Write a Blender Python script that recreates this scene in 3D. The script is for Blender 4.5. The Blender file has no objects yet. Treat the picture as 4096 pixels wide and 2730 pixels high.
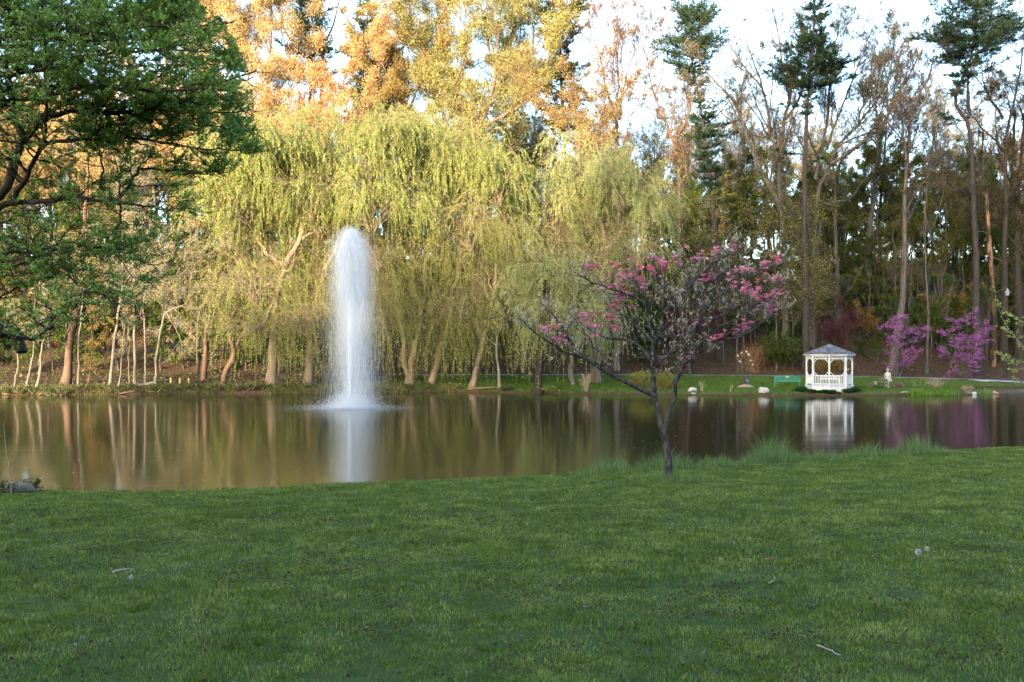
import bpy, bmesh, math, random
import numpy as np
from mathutils import Vector, Matrix
C = bpy.context.scene.collection
SC = bpy.context.scene
R = math.radians

# ------------------------------------------------------------------ camera, sky, sun, exposure
F, HZ, ZC = 995.0, 352.0, 3.2          # focal length in pixels of a 1024 wide frame, horizon row, eye height over the water
cam = bpy.data.objects.new("camera", bpy.data.cameras.new("camera"))
C.objects.link(cam)
cam.location = (0, 0, ZC); cam.rotation_euler = (R(90), 0, 0)
cam.data.sensor_width = 36.0; cam.data.lens = 36.0 * F / 1024.0
cam.data.shift_y = (HZ - 341.0) / 1024.0
cam.data.clip_start = 0.1; cam.data.clip_end = 2000
SC.camera = cam

SUN_EL, SUN_AZ = 9.0, 202.0            # degrees; azimuth clockwise from +Y: the sun is behind the camera, to the left
w = bpy.data.worlds.new("World"); SC.world = w; w.use_nodes = True
nt = w.node_tree; nt.nodes.clear()
sky = nt.nodes.new("ShaderNodeTexSky"); sky.sky_type = 'NISHITA'; sky.sun_disc = False
sky.sun_elevation = R(SUN_EL); sky.sun_rotation = R(SUN_AZ)
sky.air_density = 0.9; sky.dust_density = 3.2; sky.ozone_density = 1.6
bg = nt.nodes.new("ShaderNodeBackground"); bg.inputs[1].default_value = 0.15
wo = nt.nodes.new("ShaderNodeOutputWorld")
nt.links.new(sky.outputs[0], bg.inputs[0]); nt.links.new(bg.outputs[0], wo.inputs[0])

sl = bpy.data.lights.new("sun", 'SUN'); sl.energy = 2.4; sl.angle = R(0.6); sl.color = (1.0, 0.77, 0.52)
sun = bpy.data.objects.new("sun", sl); C.objects.link(sun)
sv = Vector((math.sin(R(SUN_AZ)) * math.cos(R(SUN_EL)), math.cos(R(SUN_AZ)) * math.cos(R(SUN_EL)), math.sin(R(SUN_EL))))
sun.rotation_euler = sv.to_track_quat('Z', 'Y').to_euler(); sun.location = sv * 300

vs = SC.view_settings
vs.view_transform = 'Standard'; vs.look = 'None'; vs.gamma = 1.0; vs.exposure = 3.25; vs.use_curve_mapping = False
SC.render.engine = 'CYCLES'
cy = SC.cycles
cy.max_bounces = 7; cy.diffuse_bounces = 4; cy.glossy_bounces = 3; cy.transmission_bounces = 4; cy.transparent_max_bounces = 6
cy.caustics_reflective = False; cy.caustics_refractive = False; cy.sample_clamp_indirect = 6.0
cy.use_denoising = True; cy.denoiser = 'OPENIMAGEDENOISE'; cy.denoising_input_passes = 'RGB_ALBEDO_NORMAL'; cy.denoising_prefilter = 'ACCURATE'

# ------------------------------------------------------------------ helpers
def at(px, py, Y):
    return np.array(((px - 512) / F * Y, Y, ZC - (py - HZ) / F * Y))
def gx(px, Y): return (px - 512) / F * Y

def prop(o, label=None, cat=None, group=None, kind=None):
    if label: o["label"] = label
    if cat: o["category"] = cat
    if group: o["group"] = group
    if kind: o["kind"] = kind
    return o
def thing(name, label, cat, loc=(0, 0, 0), group=None, rz=0.0):
    o = bpy.data.objects.new(name, None); C.objects.link(o)
    o.location = Vector([float(v) for v in loc]); o.rotation_euler = (0, 0, rz); o.empty_display_size = 0.1
    return prop(o, label, cat, group)
def copy_tree(o, parent=None):
    c = o.copy(); C.objects.link(c); c.parent = parent
    for ch in list(o.children): copy_tree(ch, c)
    return c

class MB:
    """collects vertex blocks and faces; build() links them as one mesh object"""
    def __init__(s): s.v = []; s.f = []; s.n = 0
    def add(s, V, Fc, mi=0, smooth=True):
        V = np.asarray(V, dtype=np.float32).reshape(-1, 3); Fc = np.asarray(Fc, dtype=np.int64)
        if len(V) == 0 or len(Fc) == 0: return
        s.v.append(V); s.f.append((Fc + s.n, mi, smooth)); s.n += len(V)
    def build(s, name, mats, parent=None, off=(0, 0, 0)):
        if not isinstance(mats, (list, tuple)): mats = [mats]
        me = bpy.data.meshes.new(name)
        if s.n:
            V = np.concatenate(s.v) - np.asarray(off, dtype=np.float32)
            me.vertices.add(len(V)); me.vertices.foreach_set("co", V.ravel())
            tot = np.concatenate([np.full(len(f), f.shape[1], dtype=np.int32) for f, _, _ in s.f])
            lv = np.concatenate([f.ravel() for f, _, _ in s.f]).astype(np.int32)
            st = np.concatenate([[0], np.cumsum(tot)[:-1]]).astype(np.int32)
            me.loops.add(len(lv)); me.loops.foreach_set("vertex_index", lv)
            me.polygons.add(len(tot)); me.polygons.foreach_set("loop_start", st)
            me.polygons.foreach_set("material_index", np.concatenate([np.full(len(f), m, dtype=np.int32) for f, m, _ in s.f]))
            me.polygons.foreach_set("use_smooth", np.concatenate([np.full(len(f), sm, dtype=bool) for f, _, sm in s.f]))
            me.update(calc_edges=True)
        for m in mats: me.materials.append(m)
        o = bpy.data.objects.new(name, me); C.objects.link(o)
        if parent is not None: o.parent = parent
        return o

BOXF = np.array([[0, 3, 2, 1], [4, 5, 6, 7], [0, 1, 5, 4], [1, 2, 6, 5], [2, 3, 7, 6], [3, 0, 4, 7]])
def box(mb, c, s, M=None, mi=0, taper=1.0):
    x, y, z = s[0] / 2, s[1] / 2, s[2] / 2; t = taper
    V = np.array([(-x, -y, -z), (x, -y, -z), (x, y, -z), (-x, y, -z), (-x * t, -y * t, z), (x * t, -y * t, z), (x * t, y * t, z), (-x * t, y * t, z)])
    if M is not None: V = V @ np.asarray(M).T
    mb.add(V + np.asarray(c), BOXF, mi, False)
def rotz(a): return np.array([[math.cos(a), -math.sin(a), 0], [math.sin(a), math.cos(a), 0], [0, 0, 1]])
def bar(mb, a, b, wd, th, mi=0, up=(0, 0, 1)):
    a = np.asarray(a, float); b = np.asarray(b, float); d = b - a; L = np.linalg.norm(d); d /= L
    u = np.asarray(up, float); 
    if abs(d @ u) > 0.98: u = np.array((0, 1.0, 0))
    s = np.cross(d, u); s /= np.linalg.norm(s); t = np.cross(s, d)
    box(mb, (a + b) / 2, (L, wd, th), np.stack([d, s, t], 1), mi)

def nrm(v): return v / np.maximum(np.linalg.norm(v, axis=-1, keepdims=True), 1e-9)
def tubes(mb, P, Rr, k=5, mi=0, cap=False):
    P = np.asarray(P, float); Rr = np.asarray(Rr, float)
    n, m, _ = P.shape
    if n == 0: return
    T = np.empty_like(P); T[:, 1:-1] = P[:, 2:] - P[:, :-2]; T[:, 0] = P[:, 1] - P[:, 0]; T[:, -1] = P[:, -1] - P[:, -2]
    T = nrm(T)
    mt = nrm(P[:, -1] - P[:, 0])
    ref = np.where(np.abs(mt[:, 2:3]) > 0.8, np.array([[1.0, 0, 0]]), np.array([[0, 0, 1.0]]))
    U = np.cross(mt, ref); U = nrm(U)[:, None, :]
    U = nrm(U - (U * T).sum(-1, keepdims=True) * T); W = np.cross(T, U)
    a = np.arange(k) * 2 * math.pi / k
    V = P[:, :, None, :] + Rr[:, :, None, None] * (np.cos(a)[None, None, :, None] * U[:, :, None, :] + np.sin(a)[None, None, :, None] * W[:, :, None, :])
    base = (np.arange(n) * m * k)[:, None, None]; i = (np.arange(m - 1) * k)[None, :, None]; j = np.arange(k)[None, None, :]; j2 = (j + 1) % k
    Fc = np.stack([base + i + j, base + i + j2, base + i + k + j2, base + i + k + j], -1).reshape(-1, 4)
    mb.add(V, Fc, mi, True)
    if cap:
        mb.add(V[:, -1].reshape(-1, 3), (np.arange(n)[:, None] * k + np.arange(k)[None, :]), mi, False)
        mb.add(V[:, 0].reshape(-1, 3), (np.arange(n)[:, None] * k + np.arange(k)[None, ::-1]), mi, False)
def leafquads(mb, P, D, L, W, rng, mi=0, bend=0.0, N=None):
    """rhombus leaves: base P, direction D, length L, width W"""
    n = len(P)
    if n == 0: return
    D = nrm(D)
    if N is None: N = rng.normal(size=(n, 3))
    S = nrm(np.cross(D, N)); Q = np.cross(S, D)
    L = np.broadcast_to(L, (n,))[:, None]; W = np.broadcast_to(W, (n,))[:, None]
    mid = P + D * L * 0.45 + Q * L * bend
    V = np.stack([P, mid + S * W / 2, P + D * L, mid - S * W / 2], 1)
    mb.add(V, np.arange(4 * n).reshape(n, 4), mi, False)
def smoothpath(pts, m, rng=None, amp=0.0):
    pts = np.asarray(pts, float)
    if len(pts) == 2: pts = np.stack([pts[0], (pts[0] + pts[1]) / 2, pts[1]])
    d = np.concatenate([[0], np.cumsum(np.linalg.norm(np.diff(pts, axis=0), axis=1))])
    e = np.concatenate([2 * pts[:1] - pts[1:2], pts, 2 * pts[-1:] - pts[-2:-1]])
    u = np.linspace(0, d[-1], m); out = np.empty((m, 3))
    for q, x in enumerate(u):
        i = min(np.searchsorted(d, x, side='right') - 1, len(pts) - 2); i = max(i, 0)
        t = (x - d[i]) / max(d[i + 1] - d[i], 1e-9)
        p0, p1, p2, p3 = e[i], e[i + 1], e[i + 2], e[i + 3]
        out[q] = 0.5 * (2 * p1 + (p2 - p0) * t + (2 * p0 - 5 * p1 + 4 * p2 - p3) * t * t + (3 * p1 - p0 - 3 * p2 + p3) * t ** 3)
    if rng is not None and amp > 0 and m > 3:
        nz = np.cumsum(rng.normal(0, amp, (m, 3)), axis=0); nz -= np.linspace(0, 1, m)[:, None] * nz[-1]
        out[1:-1] += nz[1:-1]
    return out

# ---- branching, one whole level at a time
def grow(rng, S, D, L, R0, R1, m, wander=0.12, up=0.0):
    n = len(S); P = np.empty((n, m, 3)); P[:, 0] = S; d = nrm(D.copy()); st = (np.asarray(L) / (m - 1))[:, None]
    for i in range(1, m):
        d = d + rng.normal(0, wander, (n, 3)); d[:, 2] += up; d = nrm(d)
        P[:, i] = P[:, i - 1] + d * st
    u = np.linspace(0, 1, m)[None, :]
    return P, np.asarray(R0)[:, None] * (1 - u) + np.asarray(R1)[:, None] * u
def spawn(rng, P, Rr, counts, t0, t1, a0, a1, flat=1.0, upb=0.0, tp=1.0):
    n, m, _ = P.shape; idx = np.repeat(np.arange(n), counts)
    t = t0 + (t1 - t0) * rng.random(len(idx)) ** tp
    f = t * (m - 1); i0 = np.minimum(f.astype(int), m - 2); q = (f - i0)[:, None]
    A, B = P[idx, i0], P[idx, i0 + 1]
    S = A * (1 - q) + B * q; T = nrm(B - A)
    V = rng.normal(size=T.shape); V = nrm(V - (V * T).sum(-1, keepdims=True) * T)
    a = rng.uniform(a0, a1, len(idx))[:, None]
    D = np.cos(a) * T + np.sin(a) * V; D[:, 2] = D[:, 2] * flat + upb
    r = Rr[idx, i0] * (1 - q[:, 0]) + Rr[idx, i0 + 1] * q[:, 0]
    return idx, t, S, nrm(D), r
def plen(P): return np.linalg.norm(np.diff(P, axis=1), axis=2).sum(1)
def along(rng, P, per, t0=0.2, t1=1.0):
    n, m, _ = P.shape; idx = np.repeat(np.arange(n), per); t = rng.uniform(t0, t1, len(idx)); f = t * (m - 1)
    i0 = np.minimum(f.astype(int), m - 2); q = (f - i0)[:, None]
    return P[idx, i0] * (1 - q) + P[idx, i0 + 1] * q, nrm(P[idx, i0 + 1] - P[idx, i0])

# ------------------------------------------------------------------ materials
def mat(name):
    m = bpy.data.materials.new(name); m.use_nodes = True; n = m.node_tree; n.nodes.clear()
    return m, n, n.nodes.new("ShaderNodeOutputMaterial")
def ramp(n, cols, stops=None, interp='LINEAR'):
    r = n.nodes.new("ShaderNodeValToRGB"); e = r.color_ramp; e.interpolation = interp
    k = len(cols); stops = stops or [i / max(1, k - 1) for i in range(k)]
    while len(e.elements) < k: e.elements.new(0.5)
    for x, c, s in zip(e.elements, cols, stops): x.position = s; x.color = (c[0], c[1], c[2], 1)
    return r
def noise(n, scale, detail=3, rough=0.6, stretch=None, coord='Object'):
    t = n.nodes.new("ShaderNodeTexCoord"); z = n.nodes.new("ShaderNodeTexNoise")
    z.inputs['Scale'].default_value = scale; z.inputs['Detail'].default_value = detail; z.inputs['Roughness'].default_value = rough
    if stretch:
        mp = n.nodes.new("ShaderNodeMapping"); mp.inputs['Scale'].default_value = stretch
        n.links.new(t.outputs[coord], mp.inputs[0]); n.links.new(mp.outputs[0], z.inputs[0])
    else: n.links.new(t.outputs[coord], z.inputs[0])
    return z
def leafmat(name, cols, trans=0.4, stops=None, gloss=0.0, vary=0.25, ns=0.5):
    """leaf: diffuse plus light let through; colour differs leaf by leaf and a little clump by clump"""
    m, n, o = mat(name)
    g = n.nodes.new("ShaderNodeNewGeometry"); z = noise(n, ns, 3)
    ma = n.nodes.new("ShaderNodeMath"); ma.operation = 'MULTIPLY_ADD'; ma.inputs[1].default_value = vary * 2.4; ma.inputs[2].default_value = -vary * 1.2
    n.links.new(z.outputs[0], ma.inputs[0])
    ad = n.nodes.new("ShaderNodeMath"); ad.operation = 'ADD'; ad.use_clamp = True
    n.links.new(g.outputs['Random Per Island'], ad.inputs[0]); n.links.new(ma.outputs[0], ad.inputs[1])
    r = ramp(n, cols, stops); n.links.new(ad.outputs[0], r.inputs[0])
    d = n.nodes.new("ShaderNodeBsdfDiffuse"); t = n.nodes.new("ShaderNodeBsdfTranslucent"); mx = n.nodes.new("ShaderNodeMixShader")
    n.links.new(r.outputs[0], d.inputs[0]); n.links.new(r.outputs[0], t.inputs[0]); mx.inputs[0].default_value = trans
    n.links.new(d.outputs[0], mx.inputs[1]); n.links.new(t.outputs[0], mx.inputs[2])
    last = mx
    if gloss > 0:
        gl = n.nodes.new("ShaderNodeBsdfGlossy"); gl.inputs['Roughness'].default_value = 0.45; gl.inputs[0].default_value = (1, 1, 1, 1)
        m2 = n.nodes.new("ShaderNodeMixShader"); m2.inputs[0].default_value = gloss
        n.links.new(mx.outputs[0], m2.inputs[1]); n.links.new(gl.outputs[0], m2.inputs[2]); last = m2
    n.links.new(last.outputs[0], o.inputs[0])
    return m
def solid(name, cols, scale=6.0, rough=0.8, bump=0.0, stretch=None, spec=0.3, stops=None, detail=5):
    m, n, o = mat(name); b = n.nodes.new("ShaderNodeBsdfPrincipled")
    z = noise(n, scale, detail, 0.65, stretch); r = ramp(n, cols, stops or ([0.3 + 0.4 * i / max(1, len(cols) - 1) for i in range(len(cols))]))
    n.links.new(z.outputs[0], r.inputs[0]); n.links.new(r.outputs[0], b.inputs['Base Color'])
    b.inputs['Roughness'].default_value = rough; b.inputs['Specular IOR Level'].default_value = spec
    if bump > 0:
        bp = n.nodes.new("ShaderNodeBump"); bp.inputs['Strength'].default_value = bump; bp.inputs['Distance'].default_value = 0.02
        n.links.new(z.outputs[0], bp.inputs['Height']); n.links.new(bp.outputs[0], b.inputs['Normal'])
    n.links.new(b.outputs[0], o.inputs[0])
    return m
def barkmat(name, c1, c2, scale=6.0):
    return solid(name, [c1, c2], scale, 0.9, 0.6, (1, 1, 0.18), 0.15)
# ------------------------------------------------------------------ terrain
rng = np.random.default_rng(5)
def wob(x, y, s=1.0, seed=0):
    """cheap smooth noise, about -1..1"""
    return (np.sin(x * 0.9 * s + 1.3 + seed) * np.cos(y * 1.1 * s - 0.4 + seed * 2) + np.sin(x * 2.1 * s - y * 1.7 * s + seed) * 0.5
            + np.sin(x * 4.3 * s + y * 3.1 * s + 2 * seed) * 0.25) / 1.5
NPX = np.array([-700, -300, 0, 75, 174, 261, 326, 435, 522, 566, 609, 696, 783, 870, 957, 1024, 1300, 1800])
NPY = np.array([496, 493, 490, 491, 491, 488.5, 484, 480, 476, 474, 471, 466, 459.5, 455, 450, 446, 440, 436])
RIM = 0.42
NY = (ZC - RIM) * F / (NPY - HZ)                      # distance of the near rim, read off the photo's pixel rows
NXs = (NPX - 512) / F * NY
def near_shore(x): return np.interp(x, NXs, NY)
def lawn_z(x, y):
    ys = near_shore(x); s = np.clip(y / ys, -2, 1)
    z = 1.62 - (1.62 - RIM) * np.sign(s) * np.abs(s) ** 1.12
    z = np.where(s < 0, 1.62 + 0.35 * np.minimum(-s, 1.5), z)
    d = y - ys
    z = z + 0.018 * wob(x, y, 1.3) * np.clip((ys - y) / 3, 0, 1) + 0.03 * wob(x, y, 0.45, 3) * np.clip((ys - y) / 3, 0, 1)
    return np.where(d > 0, RIM - 1.6 * np.clip(d, 0, 0.8), z)
FPX = np.array([-900, -300, 0, 100, 200, 300, 450, 520, 600, 690, 760, 830, 900, 960, 974, 984, 1024, 1100, 1800])
FY = np.array([66, 70, 73, 74, 75.5, 76, 79.3, 77, 75, 73.6, 72.6, 72.4, 72.6, 73, 75, 84, 88, 90, 92])
FXs = (FPX - 512) / F * 75.0
def far_shore(x):
    return np.interp(x, FXs, FY) + 0.25 * np.sin(x * 0.9) * np.cos(x * 2.3 + 1)
PXs = (np.array([-900, 0, 200, 450, 700, 880, 1024, 1400, 1800]) - 512) / F * 93.0
PYs = np.array([98, 95, 94, 95, 95.5, 94.5, 93.0, 96, 100.0])
PZs = np.array([1.6, 1.2, 1.08, 1.05, 1.0, 0.86, 0.52, 0.5, 0.6])
def path_y(x): return np.interp(x, PXs, PYs)
def path_z(x): return np.interp(x, PXs, PZs)
def far_z(x, y):
    ys = far_shore(x); d = y - ys; yp = path_y(x) - 1.35; zp = path_z(x)
    lift = np.clip((x + 12) / 10, 0, 1)               # mown lawn to the right, rough bank to the left
    u = np.clip((d - 0.4) / np.maximum(yp - ys - 0.4, 0.5), 0, 1)
    z0 = 0.2 - 0.11 * lift
    mown = 0.09 + 0.33 * np.clip((d - 0.4) / 2.2, 0, 1) ** 0.8 + np.maximum(zp - 0.42, 0.05) * np.clip((u - 0.4) / 0.6, 0, 1) ** 1.2
    z = lift * mown + (1 - lift) * (0.2 + (zp - 0.2) * u ** 0.7)
    z = np.where(d < 0.4, -0.7 + (z0 + 0.7) * np.clip((d + 0.45) / 0.85, 0, 1), z)
    e = y - (path_y(x) + 1.35)
    left = np.clip((-x - 10) / 25, 0, 1)
    h = 0.25 * np.maximum(e, 0) - 0.25 * np.clip(3 - np.abs(e - 3), 0, 3) * 0.15
    h = np.where(e > 72, 0.25 * 72 + (e - 72) * 0.06, h)
    hill = np.where(e > 0, h + 0.22 * wob(x, y, 0.22, 1) * np.clip(e / 8, 0, 1) * 2.2, 0)
    rough = 0.06 * wob(x, y, 1.1, 2) * np.clip(d, 0, 1)
    return z + hill + rough * (1 - 0.7 * lift)
def gz(x, y): return float(far_z(np.array([float(x)]), np.array([float(y)]))[0])
def lz(x, y): return float(lawn_z(np.array([float(x)]), np.array([float(y)]))[0])
def onfar(px, Y): x = gx(px, Y); return np.array((x, Y, gz(x, Y)))
def onlawn(px, Y): x = gx(px, Y); return np.array((x, Y, lz(x, Y)))
def grid(mb, xs, ys, zf, mi=0):
    X, Y = np.meshgrid(xs, ys); Z = zf(X, Y); nx, ny = len(xs), len(ys)
    i = np.arange(ny - 1)[:, None] * nx + np.arange(nx - 1)[None, :]
    mb.add(np.stack([X, Y, Z], -1).reshape(-1, 3), np.stack([i, i + 1, i + nx + 1, i + nx], -1).reshape(-1, 4), mi, True)
def steps(*seg):
    out = []
    for a, b, s in seg: out.append(np.arange(a, b - 1e-6, s))
    return np.concatenate(out + [[seg[-1][1]]])

M_LAWN = solid("lawn_soil", [(0.022, 0.045, 0.012), (0.035, 0.06, 0.018), (0.045, 0.05, 0.02)], 3.0, 0.95, 0.4, None, 0.05)
def far_ground_mat():
    m, n, o = mat("far_ground"); b = n.nodes.new("ShaderNodeBsdfPrincipled"); L = n.links.new
    b.inputs['Roughness'].default_value = 0.95; b.inputs['Specular IOR Level'].default_value = 0.05
    at_ = n.nodes.new("ShaderNodeAttribute"); at_.attribute_name = "grassy"
    z1 = noise(n, 1.6, 6, 0.7); z2 = noise(n, 0.22, 4, 0.6); z3 = noise(n, 9.0, 4, 0.7)
    litter = ramp(n, [(0.03, 0.02, 0.013), (0.065, 0.042, 0.026), (0.12, 0.078, 0.05)], [0.3, 0.5, 0.72]); L(z3.outputs[0], litter.inputs[0])
    green = ramp(n, [(0.03, 0.055, 0.012), (0.06, 0.10, 0.022), (0.10, 0.15, 0.035)], [0.3, 0.5, 0.7]); L(z1.outputs[0], green.inputs[0])
    f = n.nodes.new("ShaderNodeMath"); f.operation = 'MULTIPLY_ADD'; f.inputs[1].default_value = 3.2; f.inputs[2].default_value = -1.75
    L(z2.outputs[0], f.inputs[0])
    a = n.nodes.new("ShaderNodeMath"); a.operation = 'ADD'; a.use_clamp = True; L(f.outputs[0], a.inputs[0]); L(at_.outputs['Fac'], a.inputs[1])
    mx = n.nodes.new("ShaderNodeMix"); mx.data_type = 'RGBA'; L(a.outputs[0], mx.inputs[0]); L(litter.outputs[0], mx.inputs[6]); L(green.outputs[0], mx.inputs[7])
    L(mx.outputs[2], b.inputs['Base Color'])
    bp = n.nodes.new("ShaderNodeBump"); bp.inputs['Strength'].default_value = 0.7; bp.inputs['Distance'].default_value = 0.08
    L(z3.outputs[0], bp.inputs['Height']); L(bp.outputs[0], b.inputs['Normal']); L(b.outputs[0], o.inputs[0])
    return m
M_FAR = far_ground_mat()

mb = MB()
grid(mb, steps((-90, -30, 4), (-30, 36, 0.3), (36, 90, 4)), steps((-130, -10, 8), (-10, 0, 1), (0, 34, 0.2), (34, 46, 0.6)), lawn_z)
lawn = prop(mb.build("lawn", M_LAWN), kind="structure")

mb = MB()
xs = steps((-260, -70, 6), (-70, 70, 0.45), (70, 260, 6)); ys = steps((58, 70, 1.5), (70, 98, 0.3), (98, 170, 1.0), (170, 520, 12))
grid(mb, xs, ys, far_z)
bank = prop(mb.build("far_terrain", M_FAR), kind="structure")
me = bank.data; co = np.empty(len(me.vertices) * 3, dtype=np.float32); me.vertices.foreach_get("co", co); co = co.reshape(-1, 3)
yp = path_y(co[:, 0]); d = co[:, 1] - far_shore(co[:, 0])
gr = np.clip((co[:, 0] + 9) / 5, 0, 1) * np.clip((d - 0.45) * 3, 0, 1) * np.clip((yp - 1.6 - co[:, 1]) * 2, 0, 1)
gr = gr * 2.0 + np.where(d < 0.42, -2.0, 0) + np.where((co[:, 1] > yp) & (co[:, 1] < yp + 5), -0.6, 0.0) + np.where(co[:, 1] > yp + 28, 0.45, 0)
gr = gr - np.where((co[:, 0] < -14) & (d < 14), 0.35, 0)
a = me.attributes.new("grassy", 'FLOAT', 'POINT'); a.data.foreach_set("value", gr.astype(np.float32))

# water
def water_mat():
    m, n, o = mat("pond_water"); L = n.links.new; b = n.nodes.new("ShaderNodeBsdfPrincipled")
    b.inputs['Base Color'].default_value = (0.020, 0.018, 0.0065, 1); b.inputs['Roughness'].default_value = 0.085; b.inputs['IOR'].default_value = 1.28
    t = n.nodes.new("ShaderNodeTexCoord")
    def nz(sc, st, det):
        mp = n.nodes.new("ShaderNodeMapping"); mp.inputs['Scale'].default_value = st; z = n.nodes.new("ShaderNodeTexNoise")
        z.inputs['Scale'].default_value = sc; z.inputs['Detail'].default_value = det; L(t.outputs['Object'], mp.inputs[0]); L(mp.outputs[0], z.inputs[0]); return z
    z1 = nz(1.1, (0.28, 1.6, 1), 4); z2 = nz(0.12, (0.5, 1.2, 1), 2)
    # rings spread from the fountain
    mp = n.nodes.new("ShaderNodeMapping"); mp.vector_type = 'POINT'; mp.inputs['Location'].default_value = (-FX, -FYY, 0)
    L(t.outputs['Object'], mp.inputs[0]); ln = n.nodes.new("ShaderNodeVectorMath"); ln.operation = 'LENGTH'; L(mp.outputs[0], ln.inputs[0])
    fa = n.nodes.new("ShaderNodeMapRange"); fa.inputs[1].default_value = 1.5; fa.inputs[2].default_value = 13; fa.inputs[3].default_value = 2.6; fa.inputs[4].default_value = 0.10
    L(ln.outputs['Value'], fa.inputs[0])
    z3 = nz(2.2, (0.35, 1.0, 1), 3)
    mu = n.nodes.new("ShaderNodeMath"); mu.operation = 'MULTIPLY'; L(z3.outputs[0], mu.inputs[0]); L(fa.outputs[0], mu.inputs[1])
    a1 = n.nodes.new("ShaderNodeMath"); a1.operation = 'MULTIPLY_ADD'; a1.inputs[1].default_value = 0.25; L(z1.outputs[0], a1.inputs[0]); L(mu.outputs[0], a1.inputs[2])
    a2 = n.nodes.new("ShaderNodeMath"); a2.operation = 'ADD'; L(a1.outputs[0], a2.inputs[0]); L(z2.outputs[0], a2.inputs[1])
    bp = n.nodes.new("ShaderNodeBump"); bp.inputs['Strength'].default_value = 0.35; bp.inputs['Distance'].default_value = 0.05
    L(a2.outputs[0], bp.inputs['Height']); L(bp.outputs[0], b.inputs['Normal']); L(b.outputs[0], o.inputs[0]); return m
FX, FYY = gx(349, 57.0), 57.0
mb = MB(); mb.add([(-260, 12, 0), (260, 12, 0), (260, 130, 0), (-260, 130, 0)], [[0, 1, 2, 3]], 0, False)
pond = prop(mb.build("pond_water", water_mat()), kind="structure")

# asphalt path with a pale gravel verge on the pond side
M_ASPH = solid("asphalt", [(0.055, 0.055, 0.065), (0.085, 0.085, 0.10)], 12, 0.85, 0.2)
M_GRAV = solid("pale_gravel", [(0.22, 0.22, 0.23), (0.42, 0.42, 0.43), (0.12, 0.11, 0.09)], 5, 0.9, 0.4)
def strip(name, x0, x1, a, b, lift, m):
    xs = np.arange(x0, x1, 0.6); mb = MB()
    ja = a + 0.12 * np.sin(xs * 1.7) * (a < -1.2); 
    V = []
    for off in (ja, np.full_like(xs, b)):
        y = path_y(xs) + off; V.append(np.stack([xs, y, far_z(xs, y) + lift], -1))
    n = len(xs); i = np.arange(n - 1)
    mb.add(np.concatenate(V), np.stack([i, i + 1, i + n + 1, i + n], -1), 0, True)
    return prop(mb.build(name, m), kind="structure")
strip("path", -24, 80, -1.2, 1.25, 0.05, M_ASPH)
strip("path_verge", -24, 80, -1.62, -1.2, 0.035, M_GRAV)

# added wooded ridge, unseen behind the camera, heights shaped to set the shadow edge
def shade_ridge_h(x):
    return np.interp(x, [-260, -150, -118, -109, -101, -92, -81, -74, -66, -60, -50, -43, -15, 120], [22, 24, 27, 30, 37, 41, 44, 51, 66, 76, 79, 71, 70, 72])
M_SHADE_RIDGE = solid("shade_ridge_ground", [(0.03, 0.045, 0.015), (0.06, 0.05, 0.03)], 0.4, 0.95)
mb = MB()
def rz_(x, y):
    h = np.maximum(shade_ridge_h(x) - 9.0, 2); return 1.5 + (h - 1.5) * np.clip(1 - np.abs(y + 122) / 62.0, 0, 1) ** 1.3
grid(mb, np.arange(-280, 281, 8.0), np.arange(-190, -57, 6.0), rz_)
prop(mb.build("shade_ridge", M_SHADE_RIDGE), kind="structure")
mb = MB(); rg = np.random.default_rng(77)
n = 60000; x = rg.uniform(-230, 130, n); y = -122 + rg.normal(0, 10, n)
crown = 0.62 + 0.38 * np.sin(x * 0.55) * np.sin(x * 0.21 + 1); top = np.maximum(shade_ridge_h(x), 5) - 9 + 12.5 * crown
z = rz_(x, y) + (top - rz_(x, y)) * rg.random(n) ** 0.6
leafquads(mb, np.stack([x, y, z], -1), rg.normal(size=(n, 3)), rg.uniform(0.7, 1.6, n), rg.uniform(0.6, 1.1, n), rg)
shade_woods = prop(mb.build("shade_woods", leafmat("shade_woods_leaves", [(0.04, 0.06, 0.015), (0.09, 0.1, 0.03)])), kind="stuff")  # unseen leaf mass added on the ridge to make its shadow edge ragged
# ------------------------------------------------------------------ tree builders
B_GREY = barkmat("grey_bark", (0.042, 0.036, 0.032), (0.115, 0.10, 0.087), 5)
B_BROWN = barkmat("brown_bark", (0.055, 0.036, 0.026), (0.15, 0.10, 0.072), 5)
B_DARK = barkmat("dark_bark", (0.02, 0.017, 0.013), (0.055, 0.045, 0.035), 7)
B_PALE = barkmat("pale_bark", (0.10, 0.092, 0.072), (0.27, 0.25, 0.205), 3)
B_PINE = barkmat("pine_bark", (0.022, 0.02, 0.02), (0.055, 0.046, 0.042), 5)
B_WILLOW = barkmat("willow_bark", (0.10, 0.078, 0.056), (0.26, 0.20, 0.145), 4)
B_TWIG = barkmat("twig_bark", (0.13, 0.09, 0.06), (0.24, 0.17, 0.12), 4)
L_ORANGE = leafmat("orange_spring_leaves", [(0.42, 0.29, 0.13), (0.50, 0.35, 0.16), (0.46, 0.36, 0.16), (0.36, 0.31, 0.13)])
L_YELLOW = leafmat("yellow_green_leaves", [(0.22, 0.24, 0.07), (0.32, 0.32, 0.11), (0.40, 0.35, 0.13), (0.25, 0.29, 0.09)])
L_MIX = leafmat("mixed_spring_leaves", [(0.26, 0.23, 0.08), (0.34, 0.26, 0.10), (0.42, 0.26, 0.11), (0.24, 0.25, 0.08)])
L_RUST = leafmat("rust_leaves", [(0.14, 0.09, 0.03), (0.22, 0.145, 0.045), (0.17, 0.14, 0.045)])
L_THIN = leafmat("greyish_buds", [(0.19, 0.16, 0.09), (0.26, 0.22, 0.11), (0.24, 0.25, 0.10)])
L_GREEN = leafmat("dark_green_leaves", [(0.03, 0.055, 0.012), (0.055, 0.09, 0.02), (0.09, 0.12, 0.03)])
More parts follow.
